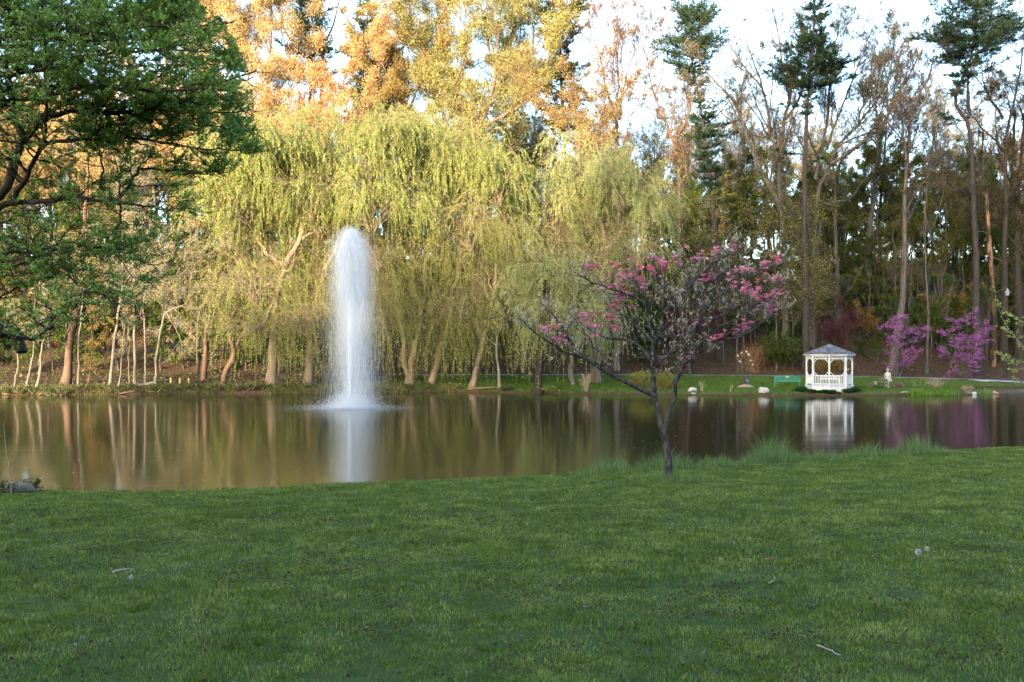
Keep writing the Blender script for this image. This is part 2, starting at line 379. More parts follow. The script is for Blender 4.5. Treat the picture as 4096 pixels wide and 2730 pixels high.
L_OLIVE = leafmat("olive_leaves", [(0.07, 0.085, 0.02), (0.11, 0.12, 0.028), (0.13, 0.11, 0.03)])
L_BUD = leafmat("yellow_buds", [(0.24, 0.25, 0.035), (0.34, 0.33, 0.05), (0.28, 0.24, 0.04)])
L_PINE = leafmat("pine_needles", [(0.022, 0.045, 0.030), (0.035, 0.065, 0.04), (0.055, 0.085, 0.045)], 0.2)
L_PINEW = leafmat("pine_needles_warm", [(0.03, 0.05, 0.025), (0.06, 0.075, 0.03), (0.11, 0.09, 0.03)], 0.2)
L_WILLOW = leafmat("willow_leaves", [(0.17, 0.25, 0.065), (0.24, 0.32, 0.09), (0.31, 0.36, 0.13), (0.42, 0.36, 0.16)], 0.45)
L_WILLOWP = leafmat("pale_willow_leaves", [(0.23, 0.31, 0.10), (0.30, 0.37, 0.14), (0.38, 0.42, 0.19), (0.45, 0.41, 0.22)], 0.45)
B_WTWIG = solid("willow_twig", [(0.20, 0.17, 0.06), (0.30, 0.24, 0.09)], 1, 0.9)

TREE_SEED = [100]
def P3(paths, Y, rg, drift=0.0, ground=None):
    """pixel polylines -> world polylines at distance Y; a row of None stands on the ground"""
    out = []
    for k, p in enumerate(paths):
        dy = rg.uniform(-1, 1) * drift; q = []
        for i, pt in enumerate(p):
            px, py = pt[0], pt[1]; yy = Y + (pt[2] if len(pt) > 2 else dy * i / max(1, len(p) - 1))
            if py is None:
                v = onfar(px, yy) if ground is None else ground(px, yy); v = v - np.array((0, 0, 0.15))
            else: v = at(px, py, yy)
            q.append(v)
        out.append(np.array(q))
    return out
def mainpaths(paths, rads, m, rg, amp):
    P = np.stack([smoothpath(p, m, rg, amp) for p in paths]); Rr = np.stack([r[0] + (r[1] - r[0]) * np.linspace(0, 1, m) ** 0.8 for r in rads])
    return P, Rr

def leafy(name, label, Y, paths, rads, leaf, bark, lim=(0.9, 3, 6), ang=(25, 55), n2=7, n3=6, up=0.05, leaves=6, ls=(0.10, 0.17), lw=0.6, t0=0.25,
          group=None, drift=1.5, seed=None, cat="tree", flat=1.0, wander=0.16, twigbark=None, tw=0.011, l2=0.45, l3=0.45, spread=0.25, amp=0.04, ground=None, droop=0.0, flare=True, stems=None):
    """broad-leaved tree from its read-off trunk and stems: limbs, branches, twigs, leaves"""
    TREE_SEED[0] += 1; rg = np.random.default_rng(seed or TREE_SEED[0])
    if Y >= 95 and ground is None and cat == "tree": lim = (lim[0] * 1.15, lim[1] * .8, lim[2] * .75); n2 += 2; n3 += 3; ls = (ls[0] * .85, ls[1] * .85); tw = tw * 1.5; stems = 22 if stems is None else stems; spread = max(spread, 1.1); leaves = max(1, leaves * .85)
    W = P3(paths, Y, rg, drift, ground); base = W[0][0] + np.array((0, 0, 0.15))
    t = thing(name, label, cat, base, group)
    P, Rr = mainpaths(W, rads, 26, rg, amp)
    if flare: Rr[0, :3] *= np.array([1.5, 1.2, 1.05])
    trunk = MB(); tubes(trunk, P, Rr, 9)
    if stems:
        H_ = P[0, -1, 2] - P[0, 0, 2]; c_ = np.maximum(1, np.round(stems * plen(P) / plen(P).sum()).astype(int))
        ix, ts, S, D, r = spawn(rg, P, Rr, c_, 0, 1, R(18), R(48), 1, .25); kp = ts > np.where(ix == 0, max(t0, .35), .12); S, D, r = S[kp], D[kp], r[kp]; tss = ts[kp]
        Ps, Rs = grow(rg, S, D, rg.uniform(.2, .36, len(S)) * H_ * (1.2 - .75 * tss), np.minimum(r * .6, .11), np.full(len(S), .03), 26, .07, .018)
        tubes(trunk, Ps, Rs, 6); P = np.concatenate([P, Ps]); Rr = np.concatenate([Rr, Rs])
    Ls = plen(P); cnt = np.maximum(2, (Ls * lim[0]).astype(int)); tt = np.where(np.arange(len(P)) == 0, t0, 0.08)
    idx = np.repeat(np.arange(len(P)), cnt)
    _, tq, S, D, r = spawn(rg, P, Rr, cnt, 0, 1, R(ang[0]), R(ang[1]), flat, 0.1)
    keep = tq >= tt[idx]; S, D, r, tq = S[keep], D[keep], r[keep], tq[keep]; n = len(S)
    L1 = rg.uniform(lim[1], lim[2], n) * (1.15 - 0.6 * tq); r1 = np.minimum(r * 0.55, 0.012 + L1 * 0.011)
    P1, R1 = grow(rg, S, D, L1, r1, np.full(n, tw * 1.1), 9, wander, up); tubes(trunk, P1, R1, 5)
    c2 = np.full(n, n2); i2, t2, S2, D2, r2 = spawn(rg, P1, R1, c2, 0.2, 1.0, R(25), R(60), flat, 0.04)
    L2 = L1[i2] * l2 * (1.2 - 0.7 * t2) * rg.uniform(0.6, 1.3, len(i2))
    P2, R2 = grow(rg, S2, D2, L2, np.minimum(r2 * 0.6, 0.006 + L2 * 0.009), np.full(len(i2), tw * 0.8), 6, wander, up * 0.7 - droop)
    crown = MB(); tubes(crown, P2, R2, 4, 0)
    ends = P2
    if n3:
        i3, t3, S3, D3, r3 = spawn(rg, P2, R2, np.full(len(P2), n3), 0.25, 1.0, R(25), R(65), flat, 0.03)
        L3 = np.maximum(L2[i3] * l3 * (1.2 - 0.6 * t3), 0.3) * rg.uniform(0.6, 1.3, len(i3))
        P3_, R3 = grow(rg, S3, D3, L3, np.full(len(i3), tw * 0.8), np.full(len(i3), tw * 0.45), 4, wander * 1.3, up - droop)
        tubes(crown, P3_, R3, 3, 0); ends = P3_
    if leaves:
        if leaves < 1:
            ends = ends[rg.random(len(ends)) < leaves]
        A, Dd = along(rg, ends, max(1, int(leaves)), 0.15, 1.0)
        A = A + rg.normal(0, spread * 0.3, A.shape); n = len(A)
        l = rg.uniform(ls[0], ls[1], n); leafquads(crown, A, Dd * 0.6 + rg.normal(0, 0.7, A.shape), l, l * lw, rg, 1)
    trunk.build("trunk", bark, t, base); crown.build("crown", [twigbark or bark, leaf], t, base)
    return t

def pine(name, label, Y, path, rad, crown, leaf=None, group=None, seed=None, upsw=0.10, dens=1.0, low=None):
    """white pine: whorls of level branches with sub-branches carrying needle tufts. crown: [(row, half width m)] top to bottom"""
    TREE_SEED[0] += 1; rg = np.random.default_rng(seed or TREE_SEED[0])
    W = P3(path, Y, rg, 0); base = W[0][0] + np.array((0, 0, 0.15)); t = thing(name, label, "pine tree", base, group)
    rads = [rad] + [(rad[0] * 0.55, rad[1])] * (len(W) - 1)
    P, Rr = mainpaths(W, rads, 40, rg, 0.03); trunk = MB(); tubes(trunk, P, Rr, 8)
    rows = np.array([c[0] for c in crown], float); hw = np.array([c[1] for c in crown], float)
    S, D, L = [], [], []
    main = P[0]; zs = main[:, 2]
    z0 = ZC - (rows.max() - HZ) / F * Y; z1 = min(ZC - (rows.min() - HZ) / F * Y, zs[-1])
    z = z1 - 0.2
    while z > z0:
        i = np.argmin(np.abs(zs - z)); row = HZ - (z - ZC) * F / Y; w_ = np.interp(row, rows, hw)
        k = int(rg.integers(4, 7)); a0 = rg.random() * 6.28
        if w_ > 0.15:
            for j in range(k):
                a = a0 + j * 6.283 / k + rg.normal(0, 0.25); S.append(main[i] + np.array((0, 0, rg.normal(0, 0.15))))
                D.append((math.cos(a), math.sin(a), rg.uniform(-0.05, 0.25) + (0.5 if row < rows.min() + 25 else 0))); L.append(w_ * rg.uniform(0.55, 1.15))
        z -= rg.uniform(0.4, 0.75) / dens
    for (px, py, wx, dz) in (low or []):
        i = np.argmin(np.abs(HZ - (zs - ZC) * F / Y - py)); S.append(main[i]); D.append((np.sign(wx), rg.normal(0, 0.3), dz)); L.append(abs(wx))
    S, D, L = np.array(S), nrm(np.array(D)), np.array(L)
    P1, R1 = grow(rg, S, D, L, 0.015 + L * 0.011, np.full(len(L), 0.012), 8, 0.06, upsw * 0.5); tubes(trunk, P1, R1, 4)
    c = np.maximum(5, (L * 9).astype(int)); i2, t2, S2, D2, r2 = spawn(rg, P1, R1, c, 0.12, 1.0, R(35), R(70), 0.35, 0.12)
    L2 = np.maximum(0.35, L[i2] * 0.36 * (1.25 - t2)) * rg.uniform(0.7, 1.2, len(i2))
    P2, R2 = grow(rg, S2, D2, L2, np.full(len(i2), 0.012), np.full(len(i2), 0.007), 4, 0.1, 0.05)
    cm = MB(); tubes(cm, P2, R2, 3, 0)
    A, Dd = along(rg, P2, 24, 0.1, 1.05); n = len(A); l = rg.uniform(0.16, 0.32, n)
    leafquads(cm, A, Dd * 0.8 + rg.normal(0, 0.55, A.shape) + np.array((0, 0, 0.35)), l, l * 0.2, rg, 1)
    trunk.build("trunk", B_PINE, t, base); cm.build("crown", [B_PINE, leaf or L_PINE], t, base)
    return t

def willow(name, label, Y, paths, rads, domes, leaf, ns=2400, seed=None, slen=(1.5, 5.0), group=None, ground=None, leaves=36, zmin=0.5, bark=None, nb=3):
    """weeping willow. domes: (px, py_top, half width m, depth m): each a billow of arching branches from which curtains of strands hang"""
    TREE_SEED[0] += 1; rg = np.random.default_rng(seed or TREE_SEED[0])
    W = P3(paths, Y, rg, 1.0, ground); base = W[0][0] + np.array((0, 0, 0.15)); t = thing(name, label, "willow tree", base, group)
    P, Rr = mainpaths(W, rads, 24, rg, 0.05); Rr[0, :3] *= np.array([1.5, 1.2, 1.05]); trunk = MB(); tubes(trunk, P, Rr, 9)
    tips = P[:, -1]; cr = MB(); SS, SD, SL = [], [], []
    tot = sum(d[2] * d[3] for d in domes)
    for (px, py, hw, dp) in domes:
        dy = rg.uniform(-3.2, 2.5); topc = at(px, py, Y + dy); rt = topc - np.array((0, 0, dp * 0.95))
        al_ = P[:, 9:]; dd_ = np.linalg.norm(al_ - rt, axis=2); j, ii = np.unravel_index(np.argmin(dd_), dd_.shape); ii += 9; a = P[j, ii]
        if np.linalg.norm(rt - a) > 0.6:
            mid = (a + rt) / 2 + np.array((rg.normal(0, .4), rg.normal(0, .4), 0.1 * np.linalg.norm(rt - a)))
            q = smoothpath(np.array([P[j, ii - 2], a, mid, rt]), 14, rg, 0.06)[None]; tubes(trunk, q, np.linspace(min(Rr[j, ii] * .8, 0.11), 0.05, 14)[None], 6)
        k = max(10, int(hw * 7))
        an = rg.uniform(0, 2 * math.pi, k); ho = np.sqrt(rg.random(k)) * hw
        D = np.stack([np.cos(an) * ho, np.sin(an) * ho * 0.8, dp * (1.25 - 0.55 * (ho / hw) ** 2) * rg.uniform(0.75, 1.1, k)], -1)
        L1 = np.linalg.norm(D, axis=1); P1, R1 = grow(rg, np.repeat(rt[None], k, 0) + rg.normal(0, .15, (k, 3)), D, L1, np.full(k, .045), np.full(k, .014), 10, 0.1, -0.035)
        tubes(trunk, P1, R1, 4)
        i2, t2, S2, D2, r2 = spawn(rg, P1, R1, np.full(k, 9), 0.25, 1, R(25), R(75), 0.8, 0.12)
        L2 = rg.uniform(0.7, 1.9, len(i2)); P2, R2 = grow(rg, S2, D2, L2, np.minimum(r2 * .6, .018), np.full(len(i2), .009), 7, 0.14, -0.10); hi = py < 205
        tubes(cr, P2, R2, 3, 0)
        n = int((1.8 if hi else 1.15) * ns * hw * dp / tot); pick = rg.integers(0, len(P2), n); tt = rg.random(n) ** 0.7 * 5.99; i0 = tt.astype(int); f = (tt - i0)[:, None]
        S = P2[pick, i0] * (1 - f) + P2[pick, np.minimum(i0 + 1, 6)] * f
        cl0 = np.sin(S[:, 0] * 2.3 + px) * np.sin(S[:, 1] * 1.9 + py) + 0.35 * np.sin(S[:, 2] * 1.7 + px); kp = rg.random(n) < np.clip((0.66 if hi else 0.40) + (0.6 if hi else 1.1) * cl0, 0.10 if hi else .02, 1); S, pick, i0 = S[kp], pick[kp], i0[kp]; n = len(S)
        SS.append(S); SD.append(nrm(P2[pick, np.minimum(i0 + 1, 6)] - P2[pick, i0]) * 1.0 + rg.normal(0, 0.25, (n, 3)) + np.array((0, 0, -0.15)))
        # clumped curtain lengths
        cl = np.clip(0.5 + 0.75 * np.sin(S[:, 0] * 2.6 + rg.random() * 6) * np.sin(S[:, 1] * 1.7 + 1), 0, 1)
        sa, sb = (.45, 3.4) if hi else slen
        SL.append((sa + (sb - sa) * (0.12 + 0.88 * cl) * rg.random(n) ** 0.6))
    S, D, L = np.concatenate(SS), np.concatenate(SD), np.concatenate(SL)
    gr_ = far_z(S[:, 0], S[:, 1]); L = np.minimum(L, np.maximum(S[:, 2] - np.maximum(gr_, 0) - zmin * rg.random(len(S)), 0.3))
    Pq, Rq = grow(rg, S, D, L, np.full(len(S), .007), np.full(len(S), .004), 9, 0.07, -0.36); tubes(cr, Pq, Rq, 3, 1)
    A, Dd = along(rg, Pq, leaves, 0.02, 1.0); n = len(A)
    l = rg.uniform(0.10, 0.19, n); leafquads(cr, A + rg.normal(0, .012, A.shape), Dd * 0.9 + rg.normal(0, 0.45, A.shape), l, l * 0.30, rg, 2)
    # gnarled bare limbs on the pond side
    k = nb; i0, t0_, S, D, r = spawn(rg, P, Rr, np.full(len(P), k), .45, 1, R(35), R(75), .8, .25); D[:, 1] = -np.abs(D[:, 1]) - .35
    P1, R1 = grow(rg, S, D, rg.uniform(2.4, 5.2, len(S)), np.minimum(r * .5, .07), np.full(len(S), .016), 12, .22, -.01); tubes(trunk, P1, R1, 6)
    i2, t2, S2, D2, r2 = spawn(rg, P1, R1, np.full(len(P1), 7), .25, 1, R(30), R(70), 1, .05); P2, R2 = grow(rg, S2, D2, rg.uniform(.7, 1.9, len(S2)), np.full(len(S2), .018), np.full(len(S2), .008), 7, .25, -.05); tubes(trunk, P2, R2, 4)
    i3, t3, S3, D3, r3 = spawn(rg, P2, R2, np.full(len(P2), 5), .25, 1, R(30), R(70), 1, 0); P3_, R3 = grow(rg, S3, D3, rg.uniform(.3, .9, len(S3)), np.full(len(S3), .011), np.full(len(S3), .006), 5, .25, -.1); tubes(trunk, P3_, R3, 3)
    trunk.build("trunk", bark or B_WILLOW, t, base); cr.build("crown", [B_WILLOW, B_WTWIG, leaf], t, base)
    return t
# ------------------------------------------------------------------ tall trees of the far bank (pixel rows read off the photograph)
leafy("orange_leaf_tree", "tall orange-leaved tree just past the dark green foreground tree, cut by the top frame", 112,
      [[(190, None), (192, 250), (196, 150), (200, 60), (205, -40)], [(194, 190), (175, 110), (160, 20), (150, -30)], [(197, 150), (225, 80), (236, 0)], [(196, 130), (205, 60), (222, -20)]],
      [(.32, .05), (.16, .04), (.16, .04), (.14, .04)], L_ORANGE, B_BROWN, lim=(0.85, 2.5, 5.5), n2=7, n3=6, leaves=9, ls=(.12, .22), spread=.4)
leafy("orange_leaf_tree", "dense pale orange tree with a ragged narrow top left of the upswept pine", 108,
      [[(258, None), (262, 200), (266, 120), (270, 40), (272, -20)], [(264, 160), (250, 90), (238, 20)], [(266, 130), (284, 80), (292, 36)]],
      [(.30, .05), (.15, .04), (.14, .04)], L_ORANGE, B_BROWN, lim=(0.9, 2.2, 4.8), n2=7, n3=6, leaves=9, ls=(.12, .22), spread=.4)
leafy("orange_leaf_tree", "deep orange rounded tree in front of the upswept pine, above the willows", 103,
      [[(318, None), (320, 200), (318, 130), (322, 85), (316, 42)], [(319, 150), (300, 95), (286, 60)], [(320, 140), (340, 95), (350, 62)], [(318, 170), (352, 130), (366, 105)], [(318, 170), (290, 130), (275, 105)]],
      [(.28, .05), (.15, .04), (.15, .04), (.13, .04), (.13, .04)], stems=5, leaf=leafmat("deep_orange_leaves", [(0.45, 0.27, 0.12), (0.52, 0.33, 0.15), (0.42, 0.28, 0.13)]), bark=B_BROWN, lim=(1.0, 2.0, 4.4), n2=8, n3=6, leaves=9, ls=(.12, .2), spread=.4)
pine("white_pine", "tall pine with upswept blue-green top rising behind the deep orange tree", 125, [[(308, None), (309, 100), (308, -25)], [(309, 60), (285, 30), (278, -10)], [(309, 62), (333, 28), (342, -12)]], (.4, .05),
     [(-25, .6), (0, 3.2), (40, 4.0), (80, 4.5)], upsw=.22, low=[(0, 30, 3.8, 1.0), (0, 35, -3.6, 1.0), (0, 20, 3.0, 1.4)])
pine("white_pine", "narrow dark pine top peeping over the umbrella-shaped tree", 122, [[(368, None), (368, 100), (367, -15)]], (.4, .05), [(-15, .4), (20, 1.7), (60, 3.0), (130, 3.5)])
leafy("umbrella_tree", "flat-topped olive and orange tree on twisted dark stems", 106,
      [[(415, None), (414, 160), (411, 118), (404, 95), (402, 70), (404, 38)], [(412, 120), (390, 92), (384, 70), (372, 48), (360, 32)], [(408, 112), (418, 85), (432, 55), (440, 36)], [(393, 95), (380, 80), (362, 60), (352, 48)], [(404, 80), (392, 55), (386, 30)]],
      [(.34, .05), (.2, .04), (.16, .04), (.12, .03), (.12, .03)], L_MIX, B_DARK, lim=(0.9, 1.6, 3.2), n2=8, n3=6, leaves=9, ls=(.12, .22), t0=.72, flat=.6, spread=.4)
pine("umbrella_pine", "dark crooked pine with shadowed needle pads behind the flat-topped tree", 110, [[(394, None), (393, 150), (388, 105), (384, 80), (390, 45)]], (.34, .05), [(30, 1.5), (50, 3.2), (75, 3.4), (100, 2.6), (135, 1.5)], leaf=L_PINEW, dens=.8)
leafy("yellow_green_tree", "tall vase-shaped yellow-green tree with a low fork behind the middle willow", 104,
      [[(478, None), (476, 190), (474, 132), (466, 112), (455, 85), (445, 60), (436, 5)], [(475, 132), (490, 104), (498, 60), (502, 0)], [(474, 132), (520, 106), (542, 84), (556, 30)], [(464, 110), (440, 90), (425, 60), (418, 30)], [(455, 85), (466, 50), (470, 0)]],
      [(.36, .05), (.2, .04), (.2, .04), (.12, .03), (.12, .03)], L_YELLOW, B_BROWN, lim=(0.95, 2.2, 5.0), n2=7, n3=7, leaves=6, ls=(.11, .2), ang=(20, 45))
leafy("yellow_green_tree", "slim-topped yellow-green tree standing behind the low forked one", 112,
      [[(512, None), (513, 150), (512, 80), (510, 20), (508, -30)], [(512, 115), (530, 70), (537, 0)], [(512, 120), (495, 60), (485, -10)], [(512, 90), (520, 40), (522, -20)]],
      [(.3, .04), (.15, .03), (.15, .03), (.12, .03)], L_YELLOW, B_GREY, lim=(0.9, 2.5, 5.0), n2=7, n3=7, leaves=5, ls=(.10, .18), ang=(18, 42))
leafy("yellow_green_tree", "broad yellow-green tree between the twisted umbrella tree and the low forked one", 107,
      [[(446, None), (446, 170), (443, 120), (438, 70), (436, 20)], [(445, 140), (428, 100), (420, 60)], [(445, 130), (462, 80), (470, 30)]],
      [(.26, .04), (.14, .03), (.14, .03)], L_YELLOW, B_GREY, lim=(0.8, 2.2, 4.5), n2=7, n3=6, leaves=5, ls=(.10, .18), ang=(20, 45))
pine("white_pine", "brownish green pine with a tall dark bole beside the yellow-green trees", 108, [[(566, None), (564, 150), (562, 80), (560, -25)]], (.42, .06), [(-25, .8), (0, 3.4), (25, 3.6), (45, 2.2), (60, 1.4), (80, 3.0), (100, 3.2), (140, 2.4)], leaf=L_PINEW, low=[(0, 75, 4.2, .25), (0, 70, -3.2, .2)])
leafy("golden_tree", "low golden tree filling the gap below the brownish green pine", 101,
      [[(592, None), (588, 180), (580, 125), (570, 95), (562, 70)], [(586, 160), (600, 120), (606, 92)], [(584, 150), (560, 120), (545, 105)]],
      [(.2, .03), (.12, .03), (.12, .03)], L_MIX, B_BROWN, lim=(1.0, 1.8, 3.6), n2=7, n3=6, leaves=4, ls=(.10, .18))
leafy("golden_tree", "sparse golden tree with twin upright stems over the right-hand willow", 106,
      [[(620, None), (620, 160), (618, 120), (620, 80), (617, 50), (622, 8)], [(618, 128), (608, 90), (598, 50), (590, 5)], [(619, 120), (626, 70), (644, 30)], [(618, 145), (600, 112), (588, 96)], [(620, 100), (640, 75), (652, 60)]],
      [(.30, .04), (.16, .03), (.15, .03), (.12, .03), (.1, .03)], leafmat("golden_leaves", [(0.36, 0.23, 0.09), (0.44, 0.28, 0.12), (0.36, 0.22, 0.1)]), B_BROWN, lim=(0.95, 2.2, 4.6), n2=7, n3=6, leaves=3, ls=(.09, .16), ang=(25, 55))
leafy("forked_tree", "bare yellowish tree with a wide Y fork beside the leaning pine", 104,
      [[(682, None), (680, 205), (678, 160), (670, 130), (655, 95), (648, 60), (640, 38)], [(676, 150), (695, 132), (715, 116), (735, 95)], [(674, 142), (690, 110), (684, 80), (700, 48)], [(655, 95), (664, 65), (660, 40)]],
      [(.3, .04), (.17, .03), (.17, .03), (.1, .03)], L_MIX, B_BROWN, lim=(0.9, 1.6, 3.6), n2=6, n3=6, leaves=2, ls=(.10, .17), wander=.2)
pine("white_pine", "leaning pine with a flat wind-combed top and bare dark bole", 102, [[(720, None), (714, 215), (706, 150), (698, 90), (692, 60), (694, 14)]], (.4, .06), [(12, .8), (22, 3.2), (45, 3.9), (62, 3.6), (78, 1.6), (90, .5), (112, .4), (116, 1.5), (140, 1.8), (170, 1.2), (200, .8)],
     low=[(0, 108, 2.9, .0), (0, 128, 3.2, .05), (0, 135, 3.4, .0), (0, 168, 2.0, 0), (0, 18, 3.2, .9), (0, 22, -3.4, .9)])
leafy("spreading_tree", "big bare spreading tree whose several grey stems fan up beside the green pine", 100,
      [[(786, None), (784, 240), (779, 205), (765, 179), (750, 143), (738, 108), (715, 82), (690, 52)], [(781, 210), (777, 163), (771, 135), (762, 88), (753, 60), (742, 25)], [(783, 205), (780, 183), (786, 119), (790, 104), (783, 68), (780, 40), (772, 8)], [(786, 119), (800, 95), (812, 55), (822, 15)], [(750, 143), (722, 112), (700, 96)], [(762, 88), (740, 62), (722, 30)], [(790, 104), (795, 70), (802, 40), (798, 10)]],
      [(.42, .05), (.25, .04), (.28, .04), (.14, .03), (.12, .03), (.12, .03), (.12, .03)], L_THIN, B_GREY, lim=(1.0, 2.0, 4.5), n2=7, n3=6, leaves=1, ls=(.08, .15), wander=.2, ang=(25, 60))
pine("white_pine", "dense green pine with a full conical crown, its top cut by the frame", 97, [[(806, None), (805, 203), (808, 95), (812, 50), (816, -22)]], (.42, .06), [(-22, .5), (0, 1.0), (20, 1.6), (45, 2.2), (62, 3.2), (80, 4.3), (92, 3.0), (100, .8), (112, .3)],
     dens=1.0, low=[(0, 72, 5.2, .1), (0, 86, 5.6, .1), (0, 75, -4.4, .0), (0, 84, -4.6, -.1), (0, 150, -3.0, -.1), (0, 110, -2.4, 0), (0, 170, 1.6, 0)])
leafy("fan_shaped_tree", "fan-shaped bare tree sweeping to the right below the green pine, tips faintly green", 102,
      [[(812, None), (815, 209), (826, 173), (837, 146), (858, 122), (885, 87), (894, 42)], [(815, 180), (826, 135), (831, 81), (838, 34), (842, 12)], [(830, 164), (872, 135), (899, 112), (925, 85)], [(826, 150), (845, 100), (862, 60), (872, 28)], [(858, 122), (870, 85), (876, 40)], [(837, 146), (880, 128), (915, 122)]],
      [(.42, .04), (.2, .03), (.2, .03), (.15, .03), (.12, .03), (.12, .03)], L_YELLOW, B_GREY, lim=(1.0, 2.2, 5.0), n2=7, n3=6, leaves=1, ls=(.09, .16), ang=(18, 45))
leafy("crooked_oak", "grey tree with a tuning-fork top and two low crooked limbs right behind the gazebo", 112,
      [[(840, None), (839, 303), (836, 231), (834, 181), (823, 175), (815, 153), (806, 130)], [(834, 184), (838, 172), (844, 160), (864, 142), (886, 120)], [(837, 202), (848, 198), (862, 183), (874, 176)], [(836, 206), (818, 201), (800, 206), (788, 200)], [(839, 214), (852, 225), (862, 222)]],
      [(.36, .08), (.2, .04), (.2, .05), (.18, .05), (.1, .03)], L_YELLOW, B_GREY, lim=(.8, 1.4, 3.2), n2=5, n3=5, leaves=1, ls=(.08, .15), t0=.62, wander=.22, stems=6)
leafy("tall_grey_tree", "tall thick grey tree standing behind and left of the pale trunk with magenta blossom", 116,
      [[(870, None), (869, 324), (867, 242), (872, 203), (879, 149), (886, 122), (899, 95), (923, 47)], [(881, 140), (876, 108), (878, 80), (884, 50)], [(874, 190), (890, 160), (905, 140)], [(890, 112), (905, 70), (908, 40)]],
      [(.5, .05), (.2, .04), (.14, .03), (.14, .03)], L_YELLOW, B_GREY, lim=(.75, 2, 4.4), n2=7, n3=7, leaves=2, ls=(.08, .15), t0=.45)
leafy("dark_trunk_tree", "darker slim tree set back between the two thick pale grey trunks", 121,
      [[(878, None), (880, 203), (884, 150), (888, 90)], [(881, 180), (900, 150), (915, 110)]], [(.32, .05), (.16, .04)], L_YELLOW, B_DARK, lim=(.8, 1.8, 4.2), n2=6, n3=6, leaves=2, ls=(.08, .15), t0=.4)
leafy("pale_trunk_tree", "tall pale-trunked tree rising through the left magenta blossom, reddish twigs at its top", 97,
      [[(893, None), (894, 349), (899, 314), (902, 287), (903.5, 242), (905, 190), (909, 149), (911, 122), (919, 95), (930, 74), (934, 55)], [(907, 160), (902, 108), (902, 84), (896, 60)], [(911, 122), (925, 105), (940, 90)]],
      [(.42, .05), (.14, .04), (.1, .03)], leafmat("reddish_buds", [(0.20, 0.11, 0.07), (0.26, 0.14, 0.09)]), B_GREY, lim=(.9, 1.4, 3.4), n2=6, n3=6, leaves=2, ls=(.07, .13), t0=.3, wander=.2)
pine("white_pine", "crooked pine with a dark spreading top and S-bent trunk near the right edge", 97, [[(978, None), (976, 260), (973, 168), (969, 129), (965, 118), (957, 108), (956, 95), (962, 81), (972, 57), (975, 27), (978, -15)], [(968, 118), (967, 90), (968, 70)]], (.42, .08),
     [(-15, 2.6), (0, 4.2), (20, 4.2), (40, 5.0), (58, 5.2), (66, 2.5), (80, .6), (100, .5)], dens=1.25, low=[(0, 52, -5.0, .1), (0, 10, 5.6, .8), (0, 5, -4.8, .7), (0, 40, 5.0, .25), (0, 25, -5.4, .45), (0, 75, 4.4, .05), (0, 118, -3.0, .05)])
leafy("rust_leaf_tree", "rust-orange leafy tree with a dark trunk at the right edge of the wood", 102,
      [[(1003, None), (1004, 280), (1005, 203), (1006, 135), (1012, 108), (1020, 66), (1024, 30)], [(1003, 118), (996, 105), (986, 85), (980, 60)], [(1005, 150), (984, 130), (968, 110)], [(1005, 200), (1020, 180), (1030, 165)], [(1005, 210), (985, 200), (965, 195)]],
      [(.42, .05), (.15, .03), (.15, .03), (.12, .03), (.1, .03)], L_RUST, B_DARK, lim=(1.2, 1.6, 4.0), n2=8, n3=7, leaves=2, ls=(.10, .17), t0=.42, flat=.7, stems=8)
leafy("rust_leaf_tree", "second rust-orange tree cut off by the right edge, leafier low down", 104,
      [[(1020, None), (1018, 260), (1022, 150), (1030, 60)], [(1018, 250), (1000, 225), (980, 215)], [(1019, 220), (1035, 190), (1045, 160)], [(1019, 200), (1002, 160), (996, 120)]], [(.5, .06), (.16, .03), (.16, .03), (.15, .03)], L_RUST, B_DARK, lim=(1.2, 1.6, 4.0), n2=8, n3=7, leaves=2, ls=(.10, .17), t0=.3, flat=.7, stems=8)
# broken bare trunk with orange heartwood
t = thing("broken_trunk", "bare broken trunk with peeling orange wood under the rust-leaved tree", "dead tree", onfar(993, 100))
W = np.array([onfar(993, 100), at(993, 316, 100), at(991, 270, 100), at(988.5, 226, 100), at(986, 192, 100)]); rg = np.random.default_rng(3)
P = smoothpath(W, 30, rg, .02)[None]; mb = MB(); tubes(mb, P, (np.linspace(.27, .16, 30) * (1 + .12 * rg.normal(size=30)))[None], 9, cap=True)
mb.build("trunk", solid("peeling_wood", [(0.03, 0.022, 0.016), (0.06, 0.035, 0.025), (0.20, 0.12, 0.07), (0.32, 0.22, 0.14)], 0.9, .9, .5, (1, 1, .35), .1, [.35, .48, .56, .7]), t, W[0])
for q, dd, ll in ((12, (1, 0, .4), 1.6), (18, (.9, 0, -.2), 2.0), (22, (-1, 0, .3), 1.2)):
    P1, R1 = grow(rg, P[0][[q]], np.array([dd]), np.array([ll]), np.full(1, .06), np.full(1, .02), 6, .12); mb = MB(); tubes(mb, P1, R1, 5); mb.build("limb", B_BROWN, t, W[0])

# slim and shaded trunks on the right
for px, y0, Y, r, lab in [(980, 190, 106, .26, "dark bole rising just left of the broken orange trunk"), (926, 205, 97, .14, "very slim straight trunk right of the left magenta blossom"), (1012, 170, 110, .4, "massive dark bole behind the lamp near the right edge")]:
    leafy("shaded_tree", lab, Y, [[(px, None), (px + 1, 320), (px - 1, 260), (px, y0), (px + 3, y0 - 60)], [(px, y0 + 40), (px + 12, y0), (px + 20, y0 - 25)]], [(r, r * .3), (r * .4, .03)], L_OLIVE, B_GREY if r < .2 else B_DARK, lim=(.6, 1, 2.6), n2=5, n3=4, leaves=2, ls=(.10, .17), t0=.4, stems=4)

